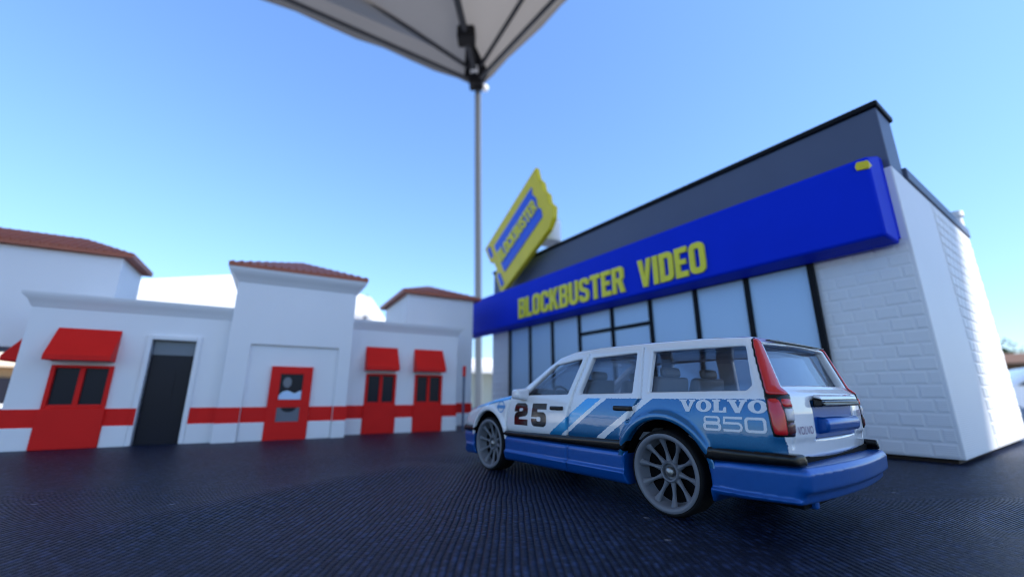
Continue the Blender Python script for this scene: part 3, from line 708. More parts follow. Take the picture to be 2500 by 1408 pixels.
# fascia: tapered blue block
f_ = MB(); FB = (1.5, 216., 50.2, 74.6); FF = (2.3, 212., 51.2, 72.0); yb, yf = 1.62, 9.2
f_.hexa([(FB[0], yb, FB[2]), (FB[1], yb, FB[2]), (FF[1], yf, FF[2]), (FF[0], yf, FF[2]), (FB[0], yb, FB[3]), (FB[1], yb, FB[3]), (FF[1], yf, FF[3]), (FF[0], yf, FF[3])])
fas = S(f_, 'fascia', 'blue_pla', bevel=.7, smooth=True, angle=30)
S(MB().box(1.6, W + 4, .02, 1.6, 52.02, 74), 'fascia_backing', 'blue_pla', bevel=0)
def store_text(body, xa, xb, za, zb, y, name, par, mt, ext=.45):
    V_, F_, L_ = block_text(body)
    m = MB(); m.add([(xa + (xb - xa) * x_ / L_, y + z_ / .03 * ext, za + (zb - za) * y_) for x_, y_, z_ in V_], F_)
    return m.build(name, M[mt], par)
store_text('BLOCKBUSTER', 151.6, 80, 53.4, 64.0, yf + .3, 'lettering', fas, 'olive_pla')
store_text('VIDEO', 73.4, 46.6, 53.2, 63.8, yf + .3, 'lettering', fas, 'olive_pla')
tg = MB(); tg.prism([(1.2 + x, z) for x, z in ((1.3, 68.6), (3.6, 69.0), (3.8, 70.2), (3.3, 71.2), (1.1, 70.8), (.9, 69.7))], yf - 2, yf + .5); S(tg, 'ticket_emblem', 'yellow_pla', fas, bevel=.2)
# dark upper parapet and black cap; low grey coping along the side and back
pp = MB(); pp.prism([(.3, 71.52), (W - .3, 71.52), (W - .3, 89.2), (.3, 89.2)], -12.5, -.4); par = S(pp, 'parapet', 'grey_pla', bevel=.3)
S(MB().box(-.4, W + .4, -13.1, .5, 89.22, 91), 'parapet_cap', 'black_pla', par, bevel=.5)
cp = MB(); cp.box(-.5, 2.6, -D - .5, -12.6, 71.52, 75); cp.box(W - 2.6, W + .5, -D - .5, -12.6, 71.52, 75); cp.box(2.6, W - 2.6, -D - .5, -D + 2.6, 71.52, 75)
S(cp, 'coping', 'grey_pla', bevel=.3)
S(MB().box(2.6, W - 2.6, -D + 2.6, -12.6, 71.52, 73), 'roof_deck', 'grey_pla', bevel=0)
vt = MB(); vt.lathe([(.1, 0), (7, 0), (7.4, -1), (7.4, -14), (.1, -14)], 28); v_o = S(vt, 'roof_vent', 'white_smooth', smooth=True, bevel=0); v_o.rotation_euler = (R(-90), 0, 0); v_o.location = (.163, -.022, .106)
v2 = MB(); v2.tube((0, 0, -20), (0, 0, -13), 4, 16); S(v2, 'roof_vent_pipe', 'white_smooth', bevel=0, smooth=True).location = (.163, -.022, .106)
hk = MB(); hk.tube((0, 0, 0), (0, 0, 4), 1.6, 14); hk.tube((0, 0, 4), (0, 0, 6), 2.2, 14); S(hk, 'roof_pipe', 'white_smooth', smooth=True, bevel=0).location = (.0012, -.0855, .0751)
# torn-ticket sign standing on the roof edge, tilted
tk = bpy.data.objects.new('ticket_sign_pivot', None); bpy.data.objects.remove(tk)
O2 = Vector((171.4, 71.0)); ux = Vector((-50.4 - 1.6, 30.8)).normalized(); uy = Vector((-ux.y, ux.x)) * -1     # ux: long axis, uy: across (up-left)
if uy.y < 0: uy = -uy
LN, WD = 59.5, 38.6
def tp(a, b): q = O2 + ux * (a) + uy * (b); return (q.x, q.y)
out = [(0, 0), (LN - 9, -1.0), (LN - 3, 1.5), (LN + .6, 6.5), (LN - .6, 11.5), (LN + 1.2, 16), (LN + .2, 21), (LN + 1.8, 26), (LN + .8, 31), (LN + 3, WD), (0, WD), (.6, WD * .66), (3.4, WD * .6), (3.6, WD * .42), (.8, WD * .36)]
tm = MB(); tm.prism([tp(*p) for p in out], 5.0, 8.0); ts = S(tm, 'ticket_sign', 'yellow_pla', bevel=.5)
def inset(poly, y0, y1, name, mt): m = MB(); m.prism([tp(*p) for p in poly], y0, y1); return S(m, name, mt, ts, bevel=.2)
inset([(9.6, 8.6), (LN - 8.5, 8.6), (LN - 7, 13), (LN - 8.5, 17), (LN - 6.5, 22), (LN - 7.5, 27), (LN - 5.5, 31), (9.6, 31)], 7.5, 8.45, 'ticket_panel', 'sign_blue')
inset([(2.6, 3.2), (5.6, 3.2), (5.6, 11.8), (4.4, 13.2), (2.6, 11.6)], 7.5, 8.4, 'ticket_panel', 'sign_blue')
inset([(2.6, WD - 3.2), (5.6, WD - 3.2), (5.6, WD - 11), (4.4, WD - 12.6), (2.6, WD - 11)], 7.5, 8.4, 'ticket_panel', 'sign_blue')
V_, F_, L_ = block_text('BLOCKBUSTER')
tm = MB(); tm.add([(lambda q: (q[0], 8.75 + zz * 12, q[1]))(tp(10.5 + 40.5 * x / L_, 15.2 + 8.6 * y)) for x, y, zz in V_], F_); tm.build('lettering', M['olive_pla'], ts)

# ================================================================== die-cast toy estate car (x forward from the rear axle, y left, z up, mm)
HDG = 125.9
carA = Vector((19.3, 56.3, 0)); nR = Vector((math.sin(R(HDG)), -math.cos(R(HDG)), 0)); c0 = carA + nR * 13.1
car = empty('toy_car', (c0.x * MM, c0.y * MM, 0), R(HDG), 'white and blue die-cast toy estate car number 25 parked beside the store', 'toy car')
WB, RW, AR = 41.0, 5.1, 6.35
def half_width(x, z):
    x = np.asarray(x, float); z = np.asarray(z, float)
    lo = 13.52 - np.where(z > 9.3, .0135, .006) * (z - 9.3) ** 2; hi = 13.0 - (z - 14.3) * .262
    w_ = .5 * (lo + hi - np.sqrt((lo - hi) ** 2 + .06))
    w_ = w_ - np.clip(x - 36, 0, 30) ** 2 * .0052 - np.clip(-5 - x, 0, 30) ** 2 * .0085
    return w_
h = .2
GX = np.arange(-18.6, 58.2, h); GY = np.arange(-15.4, 15.5, h); GZ_ = np.arange(6.4, 23.4, h)
def grids(GX, GZ): return np.meshgrid(GX.astype(np.float32), GZ.astype(np.float32), indexing='ij')
def extrude_bowed(P2, GX, GY, front=2.4, rear=.9):
    """2D silhouette (x,z) swept across y, nose and tail bowed in plan"""
    sm = lambda t: np.clip(t, 0, 1) ** 2 * (3 - 2 * np.clip(t, 0, 1))
    out = np.empty((len(GX), len(GY), P2.shape[1]), np.float32)
    for j, y in enumerate(GY):
        t = (abs(y) / 13.) ** 2
        xs = GX + front * t * sm((GX - 12) / 30) - rear * t * sm((-6 - GX) / 6)
        i = np.clip((xs - GX[0]) / h, 0, len(GX) - 1.001); i0 = i.astype(int); f = (i - i0)[:, None]
        out[:, j] = P2[i0] * (1 - f) + P2[np.minimum(i0 + 1, len(GX) - 1)] * f
        out[:, j] += np.maximum(0, np.maximum(xs - GX[-1], GX[0] - xs))[:, None]
    return out
SIL = [(-14.3, 7.6), (-14.9, 8.2), (-15.0, 9.6), (-15.25, 10.2), (-15.3, 12.6), (-15.1, 14.6), (-14.3, 15.3), (-12.5, 20.6), (-11.6, 21.35), (-5, 21.75), (4, 22.0), (12, 22.1), (18, 21.9), (21.6, 21.2), (24.5, 19.8),
       (33.4, 15.1), (35.0, 14.75), (42, 13.85), (49, 12.5), (52.6, 11.4), (53.9, 10.4), (54.4, 9), (54.3, 7.6)]
X2, Z2 = grids(GX, GZ_)
sil2 = poly_sdf(X2, Z2, SIL)
PB = extrude_bowed(sil2, GX, GY)
AY = np.abs(GY)[None, :, None].astype(np.float32)
WH = half_width(X2, Z2).astype(np.float32)[:, None, :]
SIDE = AY - WH
outer = smax(PB, SIDE, 1.5)
def arch2(X2, Z2, r): return np.minimum(np.hypot(X2, Z2 - RW), np.hypot(X2 - WB, Z2 - RW)) - r
a2 = arch2(X2, Z2, AR)[:, None, :]
# wheel-arch flares
ring = np.maximum(np.abs(a2 - .4) - .4, SIDE - .2)
body = smin(outer, np.maximum(ring, 11.5 - AY), .7)
body = smax(body, -np.maximum(a2, 6.8 - AY), .35)
# cabin hollow
cav = np.maximum(np.maximum(PB + 1.05, SIDE + 1.05), 8.6 - Z2[:, None, :]); cav = np.maximum(cav, X2[:, None, :] - 34); cav = np.maximum(cav, -np.maximum(a2 - .8, 5.8 - AY))
body = np.maximum(body, -cav)
# side glass openings
WINS = [[(29.2, 14.55), (21.8, 19.6), (15.3, 20.35), (17.7, 14.7)], [(15.0, 14.75), (12.9, 20.3), (4.3, 20.45), (4.6, 14.85)], [(1.8, 14.95), (1.5, 20.4), (-10.9, 20.1), (-11.5, 15.6), (-10.9, 15.05)]]
for wpoly in WINS:
    w2 = poly_sdf(X2, Z2, wpoly) 
    body = smax(body, -np.maximum(w2[:, None, :], 8 - AY), .3)
# windscreen and tailgate glass openings
Yz, Zz = np.meshgrid(np.abs(GY).astype(np.float32), GZ_.astype(np.float32), indexing='ij')
ws = poly_sdf(Yz, Zz, [(-1, 15.7), (11.2, 15.9), (9.9, 20.7), (-1, 20.9)])[None]
rw = poly_sdf(Yz, Zz, [(-1, 15.7), (9.8, 15.6), (9.0, 20.3), (-1, 20.5)])[None]
body = smax(body, -np.maximum(ws, 17.5 - X2[:, None, :]), .3)
body = smax(body, -np.maximum(rw, X2[:, None, :] + 10.8), .3)
# panel gaps
def seg_d(X, Z, pts):
    d = np.full(X.shape, 1e9, np.float32)
    for (ax, az), (bx, bz) in zip(pts[:-1], pts[1:]):
        ex, ez = bx - ax, bz - az; t = np.clip(((X - ax) * ex + (Z - az) * ez) / (ex * ex + ez * ez), 0, 1)
        d = np.minimum(d, np.hypot(X - ax - ex * t, Z - az - ez * t))
    return d
GAPS = [[(33.3, 14.2), (34.2, 11), (34.3, 6)], [(13.9, 20.9), (16.4, 14.4), (17.2, 11), (17.6, 6)], [(3.2, 21), (3.1, 14.2), (3.6, 13.3), (5.2, 11.0)]]
for gp in GAPS:
    gd = seg_d(X2, Z2, gp)[:, None, :]
    body = smax(body, -np.maximum(np.maximum(gd - .16, -(outer + .32)), 9.5 - AY), .18)
# hood gap, tailgate gap and number-plate recess
Xy, Yy = np.meshgrid(GX.astype(np.float32), np.abs(GY).astype(np.float32), indexing='ij')
hood = np.abs(Yy - (11.35 - (Xy - 36) * .045))[:, :, None]
body = smax(body, -np.maximum(np.maximum(np.maximum(hood - .13, -(outer + .25)), 35.2 - X2[:, None, :]), 11.2 - Z2[:, None, :]), .15)
tgap = np.abs(Yz - 11.0)[None]
body = smax(body, -np.maximum(np.maximum(np.maximum(tgap - .12, -(outer + .22)), X2[:, None, :] + 12.6), 9.2 - Z2[:, None, :]), .15)
rec = np.maximum(np.maximum(np.abs(Yz - 0) - 6.2, np.abs(Zz - 11.9) - 2.0)[None], np.abs(X2[:, None, :] + 15.0) - .9)
body = smax(body, -rec, .4)
o3 = (GX[0], GY[0], GZ_[0])
body_o = sdf_object('body', body, o3, h, M['livery'], car)
body_o['label'] = 'white enamel body with blue printed stripes'
# glazing: one moulded clear shell just inside the openings
gl = np.maximum(np.maximum(outer + 1.02, -(outer + 1.5)), 14.0 - Z2[:, None, :]); gl = np.maximum(gl, X2[:, None, :] - 33)
sdf_object('glazing', gl, o3, h, M['glazing'], car)
# tail lamps wrapping the rear corners
xs_ = np.interp(GZ_, [10, 10.5, 14.5, 21, 23], [-13.4, -13.45, -12.95, -11.5, -11.2])[None, None, :]
yr_ = np.interp(GZ_, [10, 14.4, 21.2], [10.9, 10.6, 9.5])[None, None, :]
X3 = X2[:, None, :]; Z3 = Z2[:, None, :]
lamp = smax(smax(outer - .22, -(outer + .6), .2), smax(X3 - xs_, yr_ - AY, .25), .25)
for sgn in (1, -1):
    ys_ = -(GY * sgn)[None, :, None]
    up = smax(smax(lamp, np.maximum(14.55 - Z3, Z3 - 21.3), .3), ys_, .2)
    tl = sdf_object('tail_lamp', up, o3, h, M['lens_red'], car)
    inner = -(X3 + 14.05 + .0 * Z3) * -1          # rear-facing strip
    dn = smax(smax(lamp, np.maximum(10.45 - Z3, Z3 - 14.25), .3), ys_, .2)
    dn_side = np.maximum(dn, 12.0 - AY); 
    sdf_object('tail_lamp', dn_side, o3, h, M['lens_red'], car)
    cut = AY - 11.95
    for za, zb, mt in ((13.3, 14.2, 'lens_red'), (11.9, 13.2, 'lens_white'), (10.5, 11.8, 'lens_dark')):
        sdf_object('lamp_segment', np.maximum(np.maximum(dn, cut), np.maximum(za - Z3, Z3 - zb)), o3, h, M[mt], tl)
sur = smax(smax(outer - .1, -(outer + .5), .15), smax(X3 - xs_ - .2, yr_ - .12 - AY, .2), .15); sur = smax(sur, np.maximum(10.25 - Z3, Z3 - 21.4), .2)
sdf_object('lamp_surround', sur, o3, h, M['black_trim'], car)
del gl, lamp, cav, body, sur
# lower body: blue base with skirts and bumpers
GL = np.arange(1.2, 9.0, h); XL, ZL = grids(GX, GL)
low2 = poly_sdf(XL, ZL, [(-16.6, 7.55), (-17.0, 7.0), (-16.9, 5.4), (-16.3, 4.9), (-16.1, 4.1), (-7.0, 3.7), (-6, 2.75), (34.6, 2.7), (47.8, 2.5), (54.6, 2.1), (55.6, 2.6), (55.5, 3.5), (54.4, 4.1), (55.4, 4.9), (55.8, 6.2), (55.4, 7.0), (47, 7.1), (34, 7.05), (6, 7.05), (-6, 7.3), (-9, 7.55)])
PL = extrude_bowed(low2, GX, GY, 3.2, 1.0)
WL = (half_width(XL, np.full_like(ZL, 8.)) + np.where(ZL < 4.6, .3, 0.) - np.clip(4.2 - ZL, 0, 5) * .35).astype(np.float32)[:, None, :]
WL = WL + (np.clip(-6 - XL, 0, 4) * .12)[:, None, :]
low = smax(PL, AY - WL, .7)
low = smax(low, -np.maximum(arch2(XL, ZL, AR - .1)[:, None, :], 6.8 - AY), .3)
for gp in GAPS[1:2]:
    gd = seg_d(XL, ZL, [(17.5, 8), (17.7, 2)])[:, None, :]; low = smax(low, -np.maximum(np.maximum(gd - .15, -(AY - WL + .3)), 10 - AY), .18)
sdf_object('lower_body', low, (GX[0], GY[0], GL[0]), h, M['base_blue'], car)
MB().box(-15.0, -13.8, 8.5, 9.3, 3.2, 4.2).build('tow_eye', M['base_blue'], car, bevel=.2)
# black rubbing strip
st2 = poly_sdf(XL, ZL, [(-16.6, 8.75), (-16.7, 7.6), (-6, 7.3), (6, 7.02), (34.5, 7.0), (47.5, 7.1), (55.6, 7.0), (55.9, 7.6), (55.4, 8.3), (47, 8.1), (34.5, 8.0), (18, 8.3), (6, 8.55), (-6, 8.85), (-12, 8.85)])
PS = extrude_bowed(st2, GX, GY, 3.2, 1.3); WS = half_width(XL, np.full_like(ZL, 9.)).astype(np.float32)[:, None, :] + .22 + (np.clip(-6 - XL, 0, 4) * .12)[:, None, :]
sp_ = smax(PS, AY - WS, .45); sp_ = np.maximum(sp_, -np.maximum(AY - WS + 1.7, XL[:, None, :] - 52.5)); sp_ = np.maximum(sp_, -np.maximum(arch2(XL, ZL, AR - .05)[:, None, :], 6.8 - AY))
sdf_object('rubbing_strip', sp_, (GX[0], GY[0], GL[0]), h, M['black_trim'], car)
del PL, PS, low, sp_
# wheels
def wheel(cx, side):
    """side +1 left, -1 right"""
    yo = 13.15; w_ = 4.0
    def sy(p): return [(r, side * y) for r, y in p]
    ty = MB().lathe(sy([(4.55, yo - .15), (4.75, yo), (4.95, yo - .08), (5.1, yo - .45), (5.1, yo - w_ + .4), (4.9, yo - w_), (3.5, yo - w_)]), 72, cx, RW)
    wh = ty.build('wheel', M['rubber'], car, smooth=True, angle=180); wh['label'] = 'black tyre with grey ten-spoke rim'
    rm = MB().lathe(sy([(4.62, yo - .5), (4.66, yo + .02), (4.5, yo + .12), (4.2, yo + .08), (4.05, yo - .1), (3.95, yo - .5), (3.85, yo - 1.5), (3.6, yo - 1.9)]), 72, cx, RW)
    rm.build('rim', M['rim'], wh, smooth=True, angle=60)
    MB().lathe(sy([(.01, yo - 1.95), (3.9, yo - 1.85)]), 36, cx, RW).build('rim_back', M['wheel_dark'], wh)
    for k in range(10):
        a = 2 * math.pi * (k + .3) / 10; ca, sa = math.cos(a), math.sin(a); sp = MB(); V = []; n = 7
        for i in range(n + 1):
            t = i / n; r = .95 + t * 3.1; yy = yo - 1.15 + .75 * t ** 1.6 - .12 * math.sin(math.pi * t); hw = .30 + .17 * math.cos(math.pi * 2 * t) * .6 + (.18 if i == n else 0)
            for lat, dy in ((-hw, -.3), (-hw * .85, -.05), (0, .14), (hw * .85, -.05), (hw, -.3)):
                V.append((cx + r * ca - lat * sa, side * (yy + dy), RW + r * sa + lat * ca))
        F = [(i * 5 + j, i * 5 + j + 1, (i + 1) * 5 + j + 1, (i + 1) * 5 + j) for i in range(n) for j in range(4)]
        sp.add(V, F); sp.build('spoke', M['rim'], wh, smooth=True, angle=180)
    MB().lathe(sy([(1.35, yo - 1.6), (1.3, yo - 1.0), (1.15, yo - .88), (1.0, yo - .95), (.95, yo - 1.45), (.5, yo - 1.5)]), 32, cx, RW).build('hub', M['rim'], wh, smooth=True, angle=50)
    MB().lathe(sy([(.62, yo - 1.6), (.6, yo - 1.0), (.42, yo - .78), (.01, yo - .74)]), 24, cx, RW).build('axle_end', M['axle'], wh, smooth=True, angle=50)
for cx in (0, WB):
    for sd in (1, -1): wheel(cx, sd)
MB().box(-15, 52, -11.4, 11.4, 3.4, 6.9).build('underbody', M['wheel_dark'], car) if False else None
ch = MB()
for a, b in ((-14.5, -6.6), (6.6, 34.4), (47.6, 52)): ch.box(a, b, -11.2, 11.2, 3.4, 8.2)
ch.box(-6.6, 6.6, -6.5, 6.5, 3.4, 8.2); ch.box(34.4, 47.6, -6.5, 6.5, 3.4, 8.2); ch.build('chassis', M['wheel_dark'], car)
def liner(cx, sd):
    m = MB(); n = 26; V = []; F = []; r_ = AR - .07
    A_ = [R(-12 + 204 * i / n) for i in range(n + 1)]
    for a in A_:
        for y in (6.9, 12.7): V.append((cx + r_ * math.cos(a), sd * y, RW + r_ * math.sin(a)))
    F = [(2 * i, 2 * i + 1, 2 * i + 3, 2 * i + 2) for i in range(n)]
    V.append((cx, sd * 6.9, RW - .5)); F += [(2 * i, 2 * i + 2, len(V) - 1) for i in range(n)]
    m.add(V, F); m.build('wheel_well', M['wheel_dark'], car, smooth=True, angle=60)
for cx in (0, WB):
    for sd in (1, -1): liner(cx, sd)
MB().box(-12.6, -12.1, -8.4, 8.4, 20.78, 20.92).build('spoiler_gap_bar', M['black_trim'], car, bevel=.05)  # dark of the gap at the roof's rear edge, put in as a black bar
# interior
MB().box(-13.2, 33, -11, 11, 8.5, 9.6).build('cabin_floor', M['seat'], car)
def seat(x, y, wd):
    m = MB(); m.prism([(x, 9.5), (x + 5.5, 9.5), (x + 5.6, 11.4), (x + 1.6, 11.2), (x - .4, 17.2), (x - 1.6, 17.2), (x - .9, 11)], y - wd, y + wd)
    m.prism([(x - .7, 17.1), (x - .5, 18.6), (x - 1.6, 18.6), (x - 1.7, 17.1)], y - wd * .5, y + wd * .5)
    m.build('seat', M['seat'], car, bevel=.5, smooth=True)
for x in (18.5,):
    for y in (-5.2, 5.2): seat(x, y, 3.8)
seat(4.2, -5.3, 4.3); seat(4.2, 5.3, 4.3)
dsh = MB(); dsh.prism([(29, 9.5), (33, 9.5), (33, 14.4), (30, 14.6), (28.4, 13.4)], -11, 11); dsh.build('dashboard', M['cabin_dark'], car, bevel=.5)
wl = bpy.data.meshes.new('steering_wheel'); bm = bmesh.new()
ret = bmesh.ops.create_circle(bm, segments=20, radius=2.0 * MM); bm.to_mesh(wl); bm.free(); bpy.data.meshes.remove(wl)
sw_ = MB(); V = []
for i in range(24):
    a = 2 * math.pi * i / 24
    for j in range(6):
        b = 2 * math.pi * j / 6; r = 2.1 + .28 * math.cos(b); V.append((27.2 + .28 * math.sin(b) + r * math.sin(a) * .35, 5.2 + r * math.cos(a), 14.3 + r * math.sin(a) * .9))
sw_.add(V, [(i * 6 + j, i * 6 + (j + 1) % 6, ((i + 1) % 24) * 6 + (j + 1) % 6, ((i + 1) % 24) * 6 + j) for i in range(24) for j in range(6)]); sw_.build('steering_wheel', M['cabin_dark'], car, smooth=True, angle=180)
MB().box(-10.5, -1, -8.5, 8.5, 9.6, 12.4).build('luggage_deck', M['seat'], car, bevel=.8)
# mirrors, handles, side markers
for sd in (1, -1):
    m = MB(); m.hexa([(31.2, sd * 12.4, 13.6), (28.0, sd * 12.5, 13.6), (27.8, sd * 15.5, 13.9), (30.0, sd * 15.5, 13.9), (31.0, sd * 12.4, 15.9), (28.0, sd * 12.5, 15.8), (27.8, sd * 15.5, 15.6), (29.8, sd * 15.5, 15.6)])
    m.build('door_mirror', M['livery'], car, bevel=.5, seg=4, smooth=True, angle=180)
    for xa, xb, z in ((18.3, 21.3, 12.45), (4.3, 7.5, 12.75)):
        yy = float(half_width((xa + xb) / 2, z)); m = MB(); m.box(xa, xb, sd * (yy - .4), sd * (yy + .42), z - .33, z + .33); m.build('door_handle', M['black_trim'], car, bevel=.2, seg=3)
    yy = float(half_width(36.2, 10.1)); m = MB().lathe([(.01, sd * .22), (.26, sd * .18), (.34, 0)], 16); q = m.build('side_marker', M['orange'], car, smooth=True, angle=180); q.location = (36.4 * MM, sd * (yy) * MM, 10.25 * MM)
# tailgate: handle bar, number plate, head lamps, grille, roof rails
hb = MB(); hb.prism([(-15.0, 14.25), (-15.9, 14.0), (-16.05, 13.6), (-15.9, 13.3), (-14.9, 13.25)], -5.9, 5.9); tgh = hb.build('tailgate_handle', M['black_trim'], car, bevel=.15)
MB().prism([(-15.1, 14.62), (-15.75, 14.42), (-15.9, 14.05), (-15.1, 14.3)], -5.9, 5.9).build('tailgate_ridge', M['livery'], car, bevel=.12)
for zz in (13.5, 13.8): MB().box(-16.12, -15.9, -5.6, 5.6, zz - .07, zz + .07).build('chrome_line', M['chrome_dark'], tgh, bevel=.05)
MB().box(-14.9, -14.2, -6.15, 6.15, 9.95, 13.2).build('plate_recess', M['base_blue'], car)
pl = MB(); pl.prism([(-14.6, 12.2), (-15.7, 12.1), (-16.05, 11.6), (-15.9, 10.6), (-14.6, 10.2)], -5.2, 5.2); pl.build('number_plate', M['base_blue'], car, bevel=.35, seg=3, smooth=True)
for sd in (1, -1):
    m = MB(); m.hexa([(53.9, sd * 5.5, 9.2), (51.2, sd * 12.1, 9.2), (50.0, sd * 12.2, 9.2), (52, sd * 5.5, 9.2), (53.7, sd * 5.5, 10.9), (51.0, sd * 12.1, 10.9), (49.8, sd * 12.2, 10.9), (52, sd * 5.5, 10.9)]); m.build('head_lamp', M['lens_white'], car, bevel=.2)
gm = MB(); gm.box(53.2, 54.7, -4.8, 4.8, 9.0, 10.9); gm.build('grille', M['black_trim'], car, bevel=.2)
# ---- printed numbers and lettering, laid on the curved side
G = {}
# slab-serif capitals, unit height 1
G['V'] = (1.25, [[(0, 1), (.60, 1), (.60, .86), (.50, .86), (.70, .36), (.86, .86), (.76, .86), (.76, 1), (1.25, 1), (1.25, .86), (1.14, .86), (.78, 0), (.50, 0), (.12, .86), (0, .86)]])
G['O'] = (1.16, [arc(.58, .5, .5, 0, 360, 28, 1.14)[:-1], arc(.58, .5, .33, 360, 0, 24, .62)[:-1]])
G['L'] = (1.0, [[(0, 1), (.58, 1), (.58, .86), (.47, .86), (.47, .15), (.72, .15), (.80, .42), (.96, .42), (.96, 0), (0, 0), (0, .14), (.12, .14), (.12, .86), (0, .86)]])
# wide square numerals, unit height 1
G['8'] = (1.45, [rrect(.08, 1.37, .48, 1, .22) , rrect(.26, 1.19, .64, .86, .08)[::-1]])
G['8b'] = (0, [rrect(.02, 1.43, 0, .56, .24), rrect(.24, 1.21, .15, .40, .1)[::-1]])
G['5'] = (1.45, stroke([(1.42, .92), (.14, .92), (.10, .56), (1.12, .56), (1.28, .48), (1.34, .32), (1.28, .15), (1.12, .075), (.02, .075)], .155))
G['0'] = (1.45, [rrect(0, 1.43, 0, 1, .26), rrect(.2, 1.23, .17, .83, .12)[::-1]])
# heavy race numerals
G['n2'] = (1.0, [[(.0, .60), (.0, .74), (.05, .9), (.18, 1.0), (.80, 1.0), (.95, .9), (1.0, .74), (1.0, .58), (.94, .47), (.82, .41), (.40, .36), (.36, .33), (.36, .27), (1.0, .27), (1.0, 0), (0, 0), (0, .36), (.06, .5), (.18, .58), (.58, .64), (.64, .68), (.64, .73), (.6, .77), (.42, .77), (.37, .73), (.37, .60)]])
G['n5'] = (1.0, [[(.06, 1), (1.0, 1), (1.0, .74), (.40, .74), (.40, .63), (.80, .63), (.95, .55), (1.0, .42), (1.0, .20), (.95, .07), (.82, 0), (.18, 0), (.05, .07), (0, .2), (0, .33), (.36, .33), (.36, .26), (.42, .22), (.58, .22), (.63, .27), (.63, .37), (.58, .42), (.42, .42), (.36, .40), (.0, .40), (.0, .45)]])
def decal(name, items, mt, side=1, off=.035):
    """items: (glyph, x_left, z_bottom, width_scale, height, slant); glyph x runs towards the tail"""
    m = MB()
    for g, xl, zb, sx, hh, sl in items:
        V_, F_ = fill_mesh(G[g][1])
        V_ = np.array(V_)
        bm = bmesh.new(); bv = [bm.verts.new(v) for v in V_]
        for f in F_:
            try: bm.faces.new([bv[i] for i in f])
            except ValueError: pass
        bmesh.ops.subdivide_edges(bm, edges=[e for e in bm.edges if e.calc_length() > .45], cuts=2, use_grid_fill=True); bmesh.ops.triangulate(bm, faces=bm.faces)
        bm.verts.index_update(); VV = np.array([v.co[:] for v in bm.verts]); FF = [tuple(v.index for v in f.verts) for f in bm.faces]; bm.free()
        xx = xl - (VV[:, 0] * sx * hh + sl * VV[:, 1] * hh) * 1.0; zz = zb + VV[:, 1] * hh
        yy = half_width(xx, zz) + off
        if side < 0: xx = 2 * xl - xx
        m.add(list(zip(xx, side * yy, zz)), FF)
    o = m.build(name, M[mt], car)
    return o
# left side, read from nose to tail
x = -3.0; it = []
for ch_ in 'VOLVO': it.append((ch_, x, 12.62, 1.20, 1.42, 0)); x -= (G[ch_][0] * 1.20 + .03) * 1.42
decal('lettering', it, 'print_white')
x = -6.0; it = []
for ch_ in ('8', '5', '0'):
    it.append((ch_, x, 10.6, .94, 1.6, 0))
    if ch_ == '8': it.append(('8b', x, 10.6, .94, 1.6, 0))
    x -= (1.45 * .94 + .1) * 1.6
decal('model_number', it, 'print_white')
decal('race_number', [('n2', 31.6, 9.25, 1.03, 3.9, 0), ('n5', 26.5, 9.25, 1.05, 3.9, 0)], 'print_black')
G['disc'] = (1, [arc(0, 0, 1, 0, 360, 30)[:-1], arc(0, 0, .8, 360, 0, 30)[:-1]]); G['bar'] = (1, [[(-1.25, -.28), (1.25, -.28), (1.25, .28), (-1.25, .28)]])
G['half'] = (1, [arc(0, 0, .78, 0, 360, 30)[:-1]])
decal('round_badge', [('disc', 36.3, 12.35, 1, 1.15, 0), ('bar', 36.3, 12.35, 1, 1.15, 0)], 'print_blue')
# tailgate print
def tail_text(body, ya, yb, za, zb, mt, name):
    V_, F_ = fill_mesh(None, text=body, size=1, extrude=.0); a = np.array(V_); mn = a.min(0); mx2 = a.max(0)
    m = MB(); m.add([(-15.36 + .9 * (abs(ya + (yb - ya) * (x - mn[0]) / (mx2[0] - mn[0])) / 13) ** 2, ya + (yb - ya) * (x - mn[0]) / (mx2[0] - mn[0]), za + (zb - za) * (y - mn[1]) / (mx2[1] - mn[1])) for x, y, _ in V_], F_)
    return m.build(name, M[mt], car)
tail_text('VOLVO', 10.4, 7.2, 10.5, 11.3, 'print_purple', 'tailgate_lettering')
tail_text('850', -8.3, -10.3, 11.9, 12.7, 'print_purple', 'tailgate_lettering'); tail_text('T5', -8.6, -10.0, 10.9, 11.5, 'print_purple', 'tailgate_lettering') if False else None

# ================================================================== far background (blurred behind the toys), metres
def pol(az, d, z=None): return Vector((d * math.sin(R(az)), d * math.cos(R(az)), GZ if z is None else z))
M['tan_wall'] = mat('tan_siding', (.42, .26, .13), .8, noise=(2, .15), bump=(8, .3, .02))
M['brown_wall'] = mat('brown_siding', (.15, .075, .04), .8, noise=(2, .15), bump=(8, .3, .02))
M['tan_roof'] = mat('tan_canvas', (.60, .50, .38), .8, noise=(3, .1))
M['trailer'] = mat('grey_green_panel', (.36, .40, .36), .5, noise=(2, .08))
M['car_white'] = mat('white_car_paint', (.8, .8, .8), .25, coat=.6, noise=(2, .03))
M['beacon'] = mat('red_beacon_plastic', (.75, .02, .05), .3, noise=(20, .1))
tw = empty('white_tent', pol(-30.5, 6.6), R(10), 'white sunlit market tent behind the toy restaurant', 'tent')
m = MB(); hw = 1.55; ez = 1.82; n = 10
